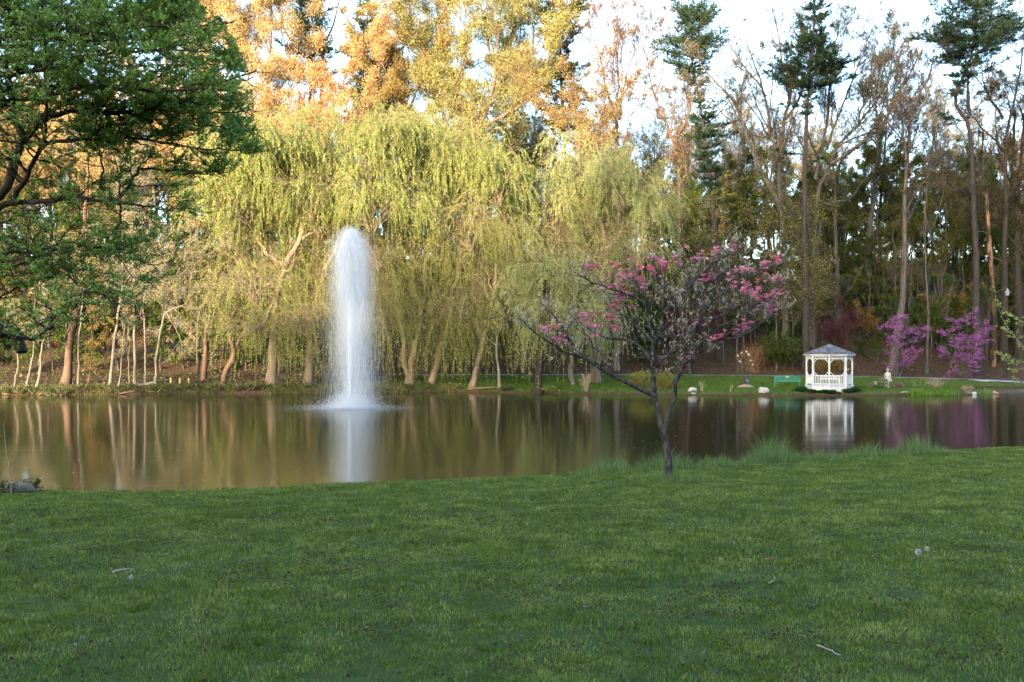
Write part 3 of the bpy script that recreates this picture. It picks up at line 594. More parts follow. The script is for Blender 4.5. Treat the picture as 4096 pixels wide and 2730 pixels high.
# ---- weeping willows
W1 = willow("weeping_willow", "tall weeping willow with a straight trunk at the water, left of the fountain", 78.5,
       [[(271, None), (275, 311), (284, 266), (298, 242), (304, 215), (310, 190)], [(284, 266), (262, 250), (248, 225)], [(298, 242), (322, 225), (330, 205)], [(276, 300), (255, 285), (238, 262)]], [(.42, .12), (.18, .07), (.18, .07), (.12, .06)],
       [(252, 118, 4.2, 5.5), (290, 112, 4.0, 6.0), (232, 168, 3.0, 4.0), (262, 190, 3.8, 4.0), (310, 160, 3.6, 4.5), (240, 228, 2.6, 2.8), (290, 230, 3.0, 3.0), (255, 262, 3.2, 3), (300, 268, 2.6, 3), (285, 300, 2.2, 1.8), (243, 306, 2.0, 1.8), (262, 318, 1.6, 1.4), (304, 312, 1.8, 1.6)], L_WILLOW, ns=5200, slen=(2, 9))
willow("weeping_willow", "weeping willow with a trunk leaning right directly behind the fountain jet", 80,
       [[(307, None), (316, 316), (323.5, 282), (337, 248), (346, 215), (350, 190)], [(337, 248), (360, 225), (372, 200)], [(346, 215), (330, 190), (322, 170)]], [(.36, .11), (.16, .07), (.14, .06)],
       [(340, 122, 4.2, 6.0), (382, 106, 3.0, 4.0), (330, 180, 3.5, 4.0), (372, 175, 3.6, 4.5), (352, 235, 3.2, 3.2), (322, 262, 2.8, 3), (366, 275, 2.2, 3), (326, 305, 2.0, 1.8), (372, 300, 1.6, 1.6), (315, 322, 1.4, 1.3), (386, 318, 1.2, 1.3)], L_WILLOW, ns=4300, slen=(2, 9.5))
willow("weeping_willow", "gold-topped weeping willow on a twin trunk right of the fountain", 82.5,
       [[(409, None), (416, 342), (422, 296), (424, 250), (428, 210)], [(410, 378), (405, 364), (404.5, 319), (398, 270), (395, 235)], [(424, 250), (445, 225), (452, 205)]], [(.36, .1), (.26, .08), (.14, .06)],
       [(412, 122, 4.0, 5.5), (445, 135, 3.8, 5.0), (402, 178, 3.6, 4.5), (438, 190, 3.6, 4.5), (412, 235, 3.4, 3.4), (380, 235, 2.6, 3.0), (395, 270, 2.6, 3), (430, 275, 2.4, 3), (402, 308, 1.8, 1.6), (434, 306, 2.0, 1.6), (388, 300, 1.6, 1.6)], L_WILLOW, ns=4600, slen=(2, 9.5))
willow("weeping_willow", "weeping willow with a slim trunk slanting right, next to the twin-trunked willow", 83,
       [[(430, None), (440, 345), (449, 301), (458, 272), (470, 235), (478, 205)], [(458, 272), (480, 255), (495, 235)], [(470, 235), (462, 205), (458, 190)]], [(.3, .1), (.15, .06), (.12, .05)],
       [(478, 145, 3.6, 5.0), (498, 162, 1.8, 3.6), (470, 205, 3.4, 4.0), (500, 215, 2.8, 3.6), (452, 240, 2.8, 3.0), (490, 262, 2.6, 2.6), (462, 285, 2.2, 2.6), (505, 290, 2.0, 2.4), (470, 312, 1.8, 1.5), (495, 316, 1.6, 1.4), (450, 320, 1.4, 1.3)], L_WILLOW, ns=4000, slen=(2, 9.5))
willow("weeping_willow", "broad weeping willow hanging above the pink dogwood, pale green", 86,
       [[(596, None), (600, 300), (606, 250), (598, 215), (590, 190)], [(606, 250), (630, 225), (642, 205)], [(604, 270), (570, 240), (545, 225)]], [(.4, .12), (.2, .07), (.2, .07)],
       [(585, 146, 4.4, 5.0), (620, 158, 3.6, 4.5), (648, 180, 2.4, 4.2), (552, 182, 2.3, 3.8), (560, 225, 3.2, 3.8), (600, 215, 3.6, 4.2), (640, 232, 2.4, 3.0), (530, 262, 2.2, 2.6), (580, 270, 3.0, 2.6)], L_WILLOWP, ns=4600, slen=(2, 8))
willow("small_willow", "small pale weeping willow bending over the water beside the dogwood", 77.2,
       [[(539, None), (542, 360), (544, 345), (535, 322), (532, 305)], [(538, 380), (534, 364), (521, 354), (510, 325), (498, 296)], [(544, 345), (551, 314), (560, 300), (575, 290)], [(543, 355), (556, 335), (578, 318)]], [(.34, .09), (.2, .05), (.16, .06), (.12, .05)],
       [(545, 260, 2.3, 3.2), (575, 272, 2.0, 3.0), (522, 285, 1.5, 2.4), (592, 298, 1.3, 2.2), (556, 300, 2.2, 2.6), (585, 318, 1.2, 1.8)], L_WILLOWP, ns=3000, slen=(.8, 5.0), zmin=.3, bark=B_DARK)

# more single trunks seen among the willows
for k, (pa, Y, r, bark, lab, lv) in enumerate([
    ([(472.6, None), (482.5, 349), (488.5, 323), (494, 290), (497, 262)], 80.5, .26, B_WILLOW, "bare trunk slanting right on the shore between willow curtains and the small willow", 1),
    ([(478, None), (478.7, 326), (478.7, 220), (480, 160)], 97, .3, B_GREY, "straight tall pinkish grey trunk standing behind the willow curtains", 0),
    ([(572, None), (572, 372), (572.4, 352), (574, 320)], 83, .22, B_PALE, "pale short trunk on the grass right of the small willow", 0),
    ([(617, None), (617, 260), (617.5, 222), (616, 170)], 99, .26, B_PALE, "whitish trunk glimpsed through the broad pale willow", 0),
    ([(391, None), (391, 345), (394, 315), (396, 285)], 86, .2, B_BROWN, "brown trunk just right of the fountain behind hanging strands", 0),
    ([(376, None), (376, 352), (381, 318), (384, 290)], 87, .10, B_GREY, "thin leaning stem right behind the fountain spray", 1),
    ([(203, None), (203.5, 374), (206, 326), (209, 280), (212, 250)], 84, .28, B_BROWN, "dark upright trunk by the low bench under the willow", 0),
    ([(288, None), (289, 372), (287, 355), (290, 338)], 82, .14, B_DARK, "crooked short stem between two willow trunks left of the fountain", 1)]):
    px, py = pa[-1]
    leafy("shore_tree", lab, Y, [pa, [(pa[-2][0], pa[-2][1]), (px + 8, py + 5), (px + 16, py - 10)], [(pa[-2][0], pa[-2][1] + 8), (px - 10, py + 10), (px - 18, py - 2)]], [(r, r * .45), (r * .4, .03), (r * .35, .03)], L_OLIVE, bark, lim=(.9, .8, 2.2), n2=5, n3=4, leaves=lv, ls=(.08, .14), t0=.7, wander=.22, stems=0)
leafy("forked_shore_tree", "slim tree forking in a wide Y at the waterside, right of the low bench", 78,
      [[(222, None), (227, 368), (233, 353), (226, 330), (215, 300), (208, 275)], [(233, 353), (243, 335), (252, 316), (262, 296)], [(226, 330), (240, 305), (246, 285)]], [(.26, .05), (.16, .05), (.07, .03)], L_BUD, B_BROWN, lim=(1.1, 1, 2.6), n2=6, n3=5, leaves=2, ls=(.07, .12), t0=.5, wander=.2)
leafy("leaning_bare_tree", "bare whitish tree arching over the water between the small willow and its neighbours", 79,
      [[(500, None), (497, 360), (498, 330), (490, 300), (484, 282)], [(498, 332), (515, 312), (520, 296)], [(497, 345), (480, 330), (470, 318)]], [(.14, .04), (.07, .03), (.07, .03)], L_BUD, B_PALE, lim=(1.6, .8, 2.2), n2=7, n3=6, leaves=.3, ls=(.06, .1), t0=.4, wander=.24)

# ---- pale birch-like trees on the left bank
B_BIRCH = barkmat("birch_bark", (0.07, 0.06, 0.046), (0.21, 0.19, 0.15), 2.2)
def birch(label, paths, rads, Y=77, **k):
    a = dict(lim=(2.4, 1.2, 3.8), ang=(35, 70), n2=11, n3=7, leaves=.6, ls=(.07, .12), t0=.42, up=.03, wander=.13, tw=.014, twigbark=B_PALE, drift=.6); a.update(k)
    return leafy("birch_tree", label, Y, paths, rads, L_BUD, B_BIRCH, group="pale bare trees on the left bank", **a)
birch("pale bare trunk furthest from the bench in the birch clump, leaning gently right", [[(110, None), (116, 330), (123.5, 275), (124, 229), (128, 190), (132, 160)]], [(0.133, .022)])
birch("tallest straight white trunk in the middle of the birch clump", [[(136, None), (137, 340), (137, 290), (135, 218), (138, 186), (142, 150)], [(137, 270), (150, 240), (165, 215)], [(136, 300), (158, 280), (178, 262)]], [(.135, .025), (.05, .02), (.05, .02)])
birch("slim birch right against the tallest white trunk", [[(145, None), (145, 354), (143, 311), (140, 270), (142, 235)]], [(.11, .02)])
birch("white birch leaning out to the right with long arching side limbs", [[(155.7, None), (162, 330), (173.6, 283), (182, 261), (189, 240), (192, 215)], [(166, 313), (178, 307), (194, 310), (208, 318), (216, 330)], [(171, 292), (185, 289), (205, 293), (222, 290)], [(182, 261), (200, 258), (218, 250), (230, 242)], [(173, 284), (160, 281), (147, 285), (136, 292)], [(167, 312), (174, 325), (180, 342), (190, 350)]],
      [(.115, .025), (.06, .018), (.05, .018), (.05, .018), (.05, .018), (.05, .015)], lim=(3.2, .9, 2.6), n2=9, leaves=1)
birch("thin pale sapling beside the left trunk of the birch clump", [[(119, None), (121, 345), (125, 318), (124, 300)]], [(.06, .02)], lim=(1.5, .6, 1.6), t0=.3)
birch("thin pale sapling in the gap of the birch clump", [[(129, None), (128, 350), (127.5, 320), (130, 295)]], [(.05, .02)], lim=(1.5, .6, 1.6), t0=.3)
birch("slim whitish trunk near the left frame edge beside the water", [[(15, None), (16, 370), (16.5, 347), (16, 310)]], [(0.078, .022)], Y=74.6, leaves=2)
birch("leaning whitish trunk second from the left frame edge", [[(27, None), (31, 368), (34, 350), (38, 315), (40, 280)]], [(0.101, .022)], Y=74.8, leaves=2)
birch("greyish trunk leaning right, third from the left frame edge", [[(36, None), (40, 370), (43, 350), (50, 310), (54, 270)]], [(0.109, .022)], Y=76, leaves=2)
birch("slim straight pale stem between the brown trunk and the birch clump", [[(78, None), (79, 350), (83, 304), (85, 270), (86, 230)]], [(0.086, .022)], Y=77, leaves=2)
# fallen pale log at the foot of the clump
mb = MB(); rg = np.random.default_rng(8)
tubes(mb, smoothpath(np.array([onfar(136, 76.6) + (0, 0, .25), onfar(146, 76.4) + (0, 0, .33), onfar(156, 76.6) + (0, 0, .5)]), 14, rg, .012)[None], np.linspace(.16, .11, 14)[None], 9, cap=True)
prop(mb.build("fallen_log", B_PALE), "pale fallen log lying at the foot of the birch clump", "log")
leafy("brown_trunk_tree", "thick brown sunlit trunk with orange leaves in front of the left wood", 80, [[(65, None), (70, 340), (75, 304), (80, 240), (84, 200), (88, 120)], [(80, 245), (100, 200), (118, 150)], [(78, 270), (55, 230), (40, 200)]], [(.34, .08), (.14, .04), (.14, .04)], L_MIX, B_BROWN, lim=(.9, 1.8, 4), n2=6, n3=6, leaves=4, ls=(.09, .17), t0=.25)
leafy("orange_sapling", "small orange-leaved sapling beside the thick brown trunk", 78, [[(88, None), (90, 355), (92, 330), (90, 310)], [(90, 350), (100, 335), (108, 322)]], [(.06, .02), (.03, .015)], leafmat("orange_sapling_leaves", [(0.26, 0.17, 0.04), (0.3, 0.2, 0.05), (0.22, 0.21, 0.05)]), B_BROWN, lim=(1.8, .7, 1.8), n2=5, n3=4, leaves=4, ls=(.09, .15), t0=.1, flat=.5)

# ---- yellow budding understorey right of the big willow
for lab, pa, Y, r in [("slender pale sapling hung with yellow buds right above the dogwood's crown", [(776, None), (774, 275), (770, 225), (766, 200)], 98, .09),
                      ("slender yellow-budded sapling rising just left of the gazebo roof", [(805, None), (805, 349), (806, 300), (805, 275), (802, 240)], 97, .10),
                      ("tallest yellow-budded sapling whose trunk ends behind the gazebo roof", [(815, None), (814, 349), (813, 326), (813.7, 264), (808, 223), (806, 195)], 98, .12),
                      ("yellow-budded sapling between the dogwood's right tips and the gazebo", [(793, None), (791, 314), (786, 270), (784, 240)], 99, .08),
                      ("pale yellow-green sapling with a curved foot right of the broad willow", [(690, None), (686, 300), (697, 280), (702, 250), (704, 215), (708, 190)], 94, .11),
                      ("yellow-budded sapling left of the leaning pine's shaded foot", [(738, None), (737, 300), (736, 250), (739, 215)], 99, .10)]:
    x, y = pa[-2]
    leafy("budding_sapling", lab, Y, [pa, [pa[2], (x + 14, y - 8), (x + 26, y - 20)], [pa[2], (x - 16, y - 6), (x - 28, y - 18)]], [(r, .03), (r * .5, .02), (r * .5, .02)], L_BUD, B_GREY, lim=(1.7, 1.2, 3.6), ang=(50, 85), n2=6, n3=5, leaves=2, ls=(.09, .16), t0=.3, flat=.35, tw=.009, stems=0, group="yellow budding saplings on the right bank")

# ---- blossom trees
L_MAG = leafmat("magenta_blossom", [(0.30, 0.07, 0.29), (0.42, 0.12, 0.40), (0.50, 0.20, 0.48)], .35)
L_CRIM = leafmat("crimson_leaves", [(0.06, 0.016, 0.025), (0.10, 0.025, 0.04), (0.15, 0.045, 0.065)], .35)
def redbud(label, px, Y, stems, spread_px, seed):
    rg = np.random.default_rng(seed)
    leafy("redbud_tree", label, Y, stems, [(.07, .02)] + [(.045, .015)] * (len(stems) - 1), L_MAG, B_GREY, lim=(2.4, .8, 1.9), ang=(40, 75), n2=6, n3=4, leaves=6, ls=(.04, .085), lw=.8, t0=.3, flat=.35, tw=.007, drift=.8, seed=seed, group="magenta blossoming trees", spread=.12)
redbud("magenta-blossomed tree growing round the pale tall trunk", 897, 93.2, [[(897, None), (900, 350), (906, 328), (908, 318)], [(897, None), (893, 345), (888, 330), (886, 322)], [(898, None), (908, 352), (917, 338), (926, 330)], [(897, None), (899, 345), (896, 330), (895, 321)]], 50, 41)
redbud("isolated magenta-blossomed tree on the grass near the right edge", 966, 91.5, [[(966, None), (968, 350), (967, 328), (971, 311)], [(966, None), (962, 352), (952, 338), (946, 328)], [(966, None), (972, 350), (984, 338), (994, 332)], [(967, 372), (963, 340), (957, 322)], [(967, 360), (976, 338), (982, 322)], [(967, 366), (952, 356), (944, 346)]], 54, 42)
leafy("crimson_tree", "dark crimson-leaved tree behind and right of the gazebo roof", 98, [[(838, None), (839, 345), (840, 325), (842, 305)], [(838, 350), (828, 330), (824, 318)], [(839, 348), (850, 330), (856, 318)]], [(.12, .03), (.07, .02), (.07, .02)], L_CRIM, B_DARK, lim=(2.0, 1, 2.2), n2=6, n3=5, leaves=6, ls=(.07, .12), t0=.1, stems=0)
leafy("crimson_tree", "deep maroon tree seen through the middle of the pink dogwood", 97, [[(694, None), (694, 345), (694, 320), (695, 300)], [(694, 350), (680, 330), (674, 318)], [(694, 350), (708, 330), (716, 318)]], [(.12, .03), (.07, .02), (.07, .02)], L_CRIM, B_DARK, lim=(2.0, 1, 2.4), n2=6, n3=5, leaves=7, ls=(.07, .12), t0=.1, stems=0)

# ---- the wood behind: a few kinds of slender trees, copied
def proto(name, label, group, leaf, bark, h, r, seed, **k):
    a = dict(lim=(1.0, 1.2, 3.2), n2=6, n3=5, leaves=5, ls=(.13, .24), t0=.3, tw=.010, ground=lambda px, Y: np.array((gx(px, Y), Y, 0.0))); a.update(k)
    z = lambda q: HZ - (q - ZC) * F / 100.0
    return leafy(name, label, 100.0, [[(512, z(0)), (514, z(h * .35)), (510, z(h * .7)), (513, z(h))], [(512, z(h * .5)), (526, z(h * .7)), (534, z(h * .9))], [(512, z(h * .4)), (498, z(h * .62)), (490, z(h * .8))]],
                 [(r, .03), (r * .45, .025), (r * .45, .025)], leaf, bark, seed=seed, group=group, **a)
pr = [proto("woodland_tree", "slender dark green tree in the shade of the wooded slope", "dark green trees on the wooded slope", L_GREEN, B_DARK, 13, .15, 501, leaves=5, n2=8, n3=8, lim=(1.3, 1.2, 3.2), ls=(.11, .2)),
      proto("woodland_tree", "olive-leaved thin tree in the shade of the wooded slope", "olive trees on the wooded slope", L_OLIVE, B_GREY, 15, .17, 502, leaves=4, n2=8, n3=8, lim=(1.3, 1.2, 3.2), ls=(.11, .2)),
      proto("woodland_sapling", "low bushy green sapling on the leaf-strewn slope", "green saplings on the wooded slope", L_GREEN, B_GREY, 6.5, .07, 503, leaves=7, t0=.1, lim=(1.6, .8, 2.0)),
      proto("bare_woodland_tree", "tall thin nearly bare tree far up the wooded slope", "bare trees on the wooded slope", L_MIX, B_BROWN, 20, .2, 504, leaves=2),
      proto("woodland_sapling", "low rusty-leaved sapling on the leaf-strewn slope", "rusty saplings on the wooded slope", L_RUST, B_BROWN, 6, .06, 505, leaves=5, t0=.1, lim=(1.6, .8, 2.0))]
rg = np.random.default_rng(9); used = [0] * len(pr)
def put(i, px, Y, s=1.0):
    o = pr[i] if used[i] == 0 else copy_tree(pr[i]); used[i] += 1
    p = onfar(px, Y); o.location = (p[0], p[1], p[2] - .1); o.rotation_euler = (0, 0, rg.uniform(0, 6.28)); o.scale = (s, s, s * rg.uniform(.9, 1.15))
pt = [proto("background_tree", "tall slim-crowned orange-leaved tree in the rank behind the willows", "tall orange trees behind the willows", L_ORANGE, B_BROWN, 27, .3, 511, lim=(1.1, 2.2, 5.0), n2=7, n3=6, leaves=7, ls=(.10, .18), stems=22, tw=.016),
      proto("background_tree", "tall yellow-green tree in the rank behind the willows", "tall yellow-green trees behind the willows", L_YELLOW, B_GREY, 28, .3, 512, lim=(1.1, 2.2, 5.0), n2=7, n3=6, leaves=6, ls=(.10, .18), stems=22, tw=.016),
      proto("background_tree", "tall fine-twigged tree with few leaves against the bright sky", "tall fine-twigged trees on the ridge", L_THIN, B_GREY, 27, .3, 513, lim=(1.3, 2.2, 5.0), n2=8, n3=7, leaves=2, ls=(.08, .15), ang=(18, 45), stems=22, tw=.016)]
pt.append(proto("slim_sapling", "slim bare-stemmed sapling on the leaf-strewn slope behind the path", "slim saplings behind the path", L_OLIVE, B_GREY, 9, .055, 514, lim=(.9, .8, 2.2), n2=5, n3=4, leaves=2, ls=(.09, .16), t0=.3, flat=.5))
pr += pt; used += [0, 0, 0, 0]
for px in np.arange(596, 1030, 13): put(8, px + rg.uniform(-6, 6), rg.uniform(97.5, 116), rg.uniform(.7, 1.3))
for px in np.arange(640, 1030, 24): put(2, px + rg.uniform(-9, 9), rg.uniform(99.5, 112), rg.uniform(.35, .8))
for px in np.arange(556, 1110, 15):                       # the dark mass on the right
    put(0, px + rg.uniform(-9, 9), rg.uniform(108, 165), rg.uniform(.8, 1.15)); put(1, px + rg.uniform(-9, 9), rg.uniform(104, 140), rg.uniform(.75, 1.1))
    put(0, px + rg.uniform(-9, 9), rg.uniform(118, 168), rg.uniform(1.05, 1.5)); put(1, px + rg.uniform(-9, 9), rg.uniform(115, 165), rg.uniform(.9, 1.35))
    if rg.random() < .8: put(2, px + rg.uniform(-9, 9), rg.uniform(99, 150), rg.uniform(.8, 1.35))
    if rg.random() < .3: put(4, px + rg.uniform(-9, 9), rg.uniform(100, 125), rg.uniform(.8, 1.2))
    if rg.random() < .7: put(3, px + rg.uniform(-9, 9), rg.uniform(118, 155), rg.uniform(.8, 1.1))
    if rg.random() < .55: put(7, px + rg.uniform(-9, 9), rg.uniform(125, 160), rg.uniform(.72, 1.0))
for px in np.arange(-70, 556, 16):                        # behind the willows and birches
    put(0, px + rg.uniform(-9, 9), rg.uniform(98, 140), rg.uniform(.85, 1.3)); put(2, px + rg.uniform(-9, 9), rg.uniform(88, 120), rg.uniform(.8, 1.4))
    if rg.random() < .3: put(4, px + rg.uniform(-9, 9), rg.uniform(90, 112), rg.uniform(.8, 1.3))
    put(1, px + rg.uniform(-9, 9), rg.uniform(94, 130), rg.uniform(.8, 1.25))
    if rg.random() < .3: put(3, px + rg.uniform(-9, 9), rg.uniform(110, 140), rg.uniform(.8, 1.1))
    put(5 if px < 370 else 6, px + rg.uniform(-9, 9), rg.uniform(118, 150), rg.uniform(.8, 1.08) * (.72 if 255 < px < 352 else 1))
    if rg.random() < .4: put(7, px + rg.uniform(-9, 9), rg.uniform(120, 150), rg.uniform(.8, 1.0))
# ------------------------------------------------------------------ pink dogwood on the near bank
def z6(x, y): return (500 + x * .18337, 200 + y * .18337)
B_DOG = solid("dogwood_bark", [(0.022, 0.020, 0.017), (0.065, 0.062, 0.055), (0.14, 0.14, 0.135)], 16, .9, .8, (1, 1, .35), .1, [.38, .55, .72])
L_DOG = leafmat("young_dogwood_leaves", [(0.29, 0.29, 0.17), (0.38, 0.38, 0.26), (0.38, 0.25, 0.17), (0.48, 0.48, 0.38)], .3)
L_PINK = leafmat("pink_bracts", [(0.78, 0.11, 0.24), (0.86, 0.24, 0.38), (0.88, 0.46, 0.56)], .3)
rg = np.random.default_rng(21)
DY = 19.8; DB = onlawn(670, DY)
dog = thing("dogwood_tree", "small pink-flowered dogwood with a forked trunk standing alone on the near lawn", "tree", DB)
dpaths = [  # (points, r0, r1, end depth shift)
 ([(925, None), (917, 1420), (906, 1330), (893, 1250)], .085, .062, 0),
 ([(893, 1262), (870, 1150), (848, 1060), (845, 960), (840, 880), (845, 780), (870, 740), (895, 600), (885, 480), (850, 380), (830, 325)], .07, .012, .3),
 ([(893, 1262), (915, 1180), (945, 1080), (950, 1000), (980, 930), (1015, 850), (1015, 760), (1050, 740), (1090, 650), (1150, 560), (1250, 480), (1370, 420), (1480, 370), (1560, 340)], .065, .01, -.6),
 ([(842, 1068), (780, 1035), (720, 1005), (640, 965), (550, 912), (430, 845), (360, 830), (300, 790), (230, 750), (170, 700), (130, 660)], .05, .009, -.8),
 ([(550, 912), (480, 865), (400, 790), (340, 710), (300, 640), (265, 590)], .028, .008, -.2),
 ([(840, 895), (760, 800), (690, 765), (640, 762), (560, 745), (470, 690), (420, 650)], .035, .008, 1.0),
 ([(846, 770), (800, 640), (780, 520), (740, 440), (700, 390)], .032, .008, .8),
 ([(892, 620), (960, 530), (1040, 470), (1080, 420), (1180, 350), (1300, 255)], .036, .008, .6),
 ([(790, 580), (720, 520), (620, 490), (560, 465), (480, 440), (400, 390)], .026, .007, -.7),
 ([(850, 915), (880, 880), (940, 840), (970, 780), (985, 735)], .026, .007, -.6),
 ([(958, 990), (1000, 915), (1060, 815), (1110, 785), (1200, 760), (1300, 750), (1380, 710), (1450, 650), (1545, 578)], .045, .008, -.3),
 ([(1110, 785), (1190, 690), (1300, 640), (1400, 560), (1500, 500), (1560, 450)], .03, .008, -.9),
 ([(1015, 770), (1050, 690), (1100, 600), (1130, 480), (1200, 420), (1310, 315)], .03, .008, .9),
 ([(1005, 900), (1060, 870), (1130, 825), (1150, 800)], .012, .006, -.2),
 ([(845, 780), (760, 700), (690, 640), (640, 600), (600, 540)], .026, .007, .3),
 ([(885, 490), (940, 430), (990, 380), (1010, 330)], .02, .006, -.4), ([(1090, 650), (1180, 640), (1280, 590), (1380, 530), (1440, 470)], .024, .007, .5),
 ([(1200, 760), (1280, 700), (1360, 660), (1430, 610), (1490, 600)], .02, .006, .6), ([(870, 740), (930, 690), (960, 620), (1000, 560), (1010, 500)], .024, .007, -.8),
 ([(640, 965), (560, 850), (500, 800), (470, 740), (400, 690)], .022, .007, .7)]
W, rads = [], []
for pts, r0, r1, dy in dpaths:
    q = []
    for i, (a, b) in enumerate(pts):
        px, py = z6(a, b if b else 0); yy = DY + dy * i / (len(pts) - 1)
        q.append(onlawn(px, yy) - np.array((0, 0, .08)) if b is None else at(px, py, yy))
    W.append(np.array(q)); rads.append((r0, r1))
P, Rr = mainpaths(W, rads, 30, rg, .006); Rr[0, :4] *= np.array([1.35, 1.15, 1.06, 1.02])
tr = MB(); tubes(tr, P, Rr * (1 + .06 * rg.normal(size=Rr.shape)), 10)
cnt = np.maximum(0, (plen(P) * 9).astype(int)); cnt[0] = 0
i1, t1, S, D, r = spawn(rg, P, Rr, cnt, .22, 1, R(30), R(70), .7, .25)
L1 = rg.uniform(.22, .62, len(S)) * (1.15 - .5 * t1); P1, R1 = grow(rg, S, D, L1, np.minimum(r * .6, .010), np.full(len(S), .0045), 7, .16, .07); tubes(tr, P1, R1, 5)
i2, t2, S2, D2, r2 = spawn(rg, P1, R1, np.full(len(P1), 4), .3, 1, R(30), R(65), .8, .3)
L2 = rg.uniform(.08, .24, len(S2)); P2, R2 = grow(rg, S2, D2, L2, np.minimum(r2 * .8, .005), np.full(len(S2), .003), 4, .16, .12)
cr = MB(); tubes(cr, P2, R2, 3, 0)
ends = P2[:, -1]; k = 4
A = np.repeat(ends, k, 0) + rg.normal(0, .014, (len(ends) * k, 3)); Dd = np.stack([rg.normal(0, .38, len(A)), rg.normal(0, .38, len(A)), rg.uniform(.35, 1.1, len(A))], -1)
l = rg.uniform(.045, .085, len(A)); keep = rg.random(len(A)) < .6; leafquads(cr, A[keep], Dd[keep], l[keep], l[keep] * .38, rg, 1, .08)
fc = [(620,350),(615,335),(660,335),(500,420),(525,415),(480,385),(610,400),(640,400),(670,450),(620,470),(745,430),(790,395),(820,350),(870,330),(880,390),(910,400),(860,390),(920,350),(960,360),(1060,290),(1080,275),(1185,295),(1150,290),(1265,265),(1120,430),(1100,435),(1160,425),(1280,440),(1310,400),(1350,400),(1420,410),(1470,370),(1490,355),(1530,350),(1390,500),(1440,480),(1350,520),(1500,520),(1545,485),(1510,440),(1480,620),(1420,590),(1480,575),(1350,675),(1280,745),(1210,755),(1250,735),(1165,750),(1085,690),(1020,885),(640,580),(655,600),(700,570),(710,545),(650,545),(750,510),(800,490),(690,490),(510,640),(540,640),(580,650),(590,635),(490,680),(530,680),(630,690),(240,700),(295,692),(320,775),(345,775),(510,750),(1300,490),(1330,470),(1400,540),(1460,530),(720,420),(760,440),(570,480),(450,650)]
ex = 512 + ends[:, 0] / ends[:, 1] * F; ey = HZ - (ends[:, 2] - ZC) / ends[:, 1] * F
fm = MB(); FP = []
for (a, b) in fc:
    px, py = z6(a, b); dd = np.hypot(ex - px, ey - py); o = np.argsort(dd)[:7]; o = o[dd[o] < 14]
    FP += [ends[j] + np.array((0, 0, .03)) for j in o]
FP = np.array(FP); 
for q in range(4):                                              # four bracts, cupped round the tip
    a = rg.uniform(0, 6.28, len(FP)) * .15 + q * math.pi / 2 + np.arange(len(FP)); tilt = rg.normal(0, .35, (len(FP), 3))
    Dd = np.stack([np.cos(a), np.sin(a), np.full(len(FP), .45)], -1) + tilt * .5
    l = rg.uniform(.055, .085, len(FP)); leafquads(fm, FP, Dd, l, l * .95, rg, 0, .05, np.array((0, 0, 1.0)) + tilt)
tr.build("trunk", B_DOG, dog, DB); cr.build("crown", [solid("dogwood_twig", [(0.10, 0.095, 0.095), (0.22, 0.21, 0.21)], 6), L_DOG], dog, DB); fm.build("blossom", L_PINK, dog, DB)

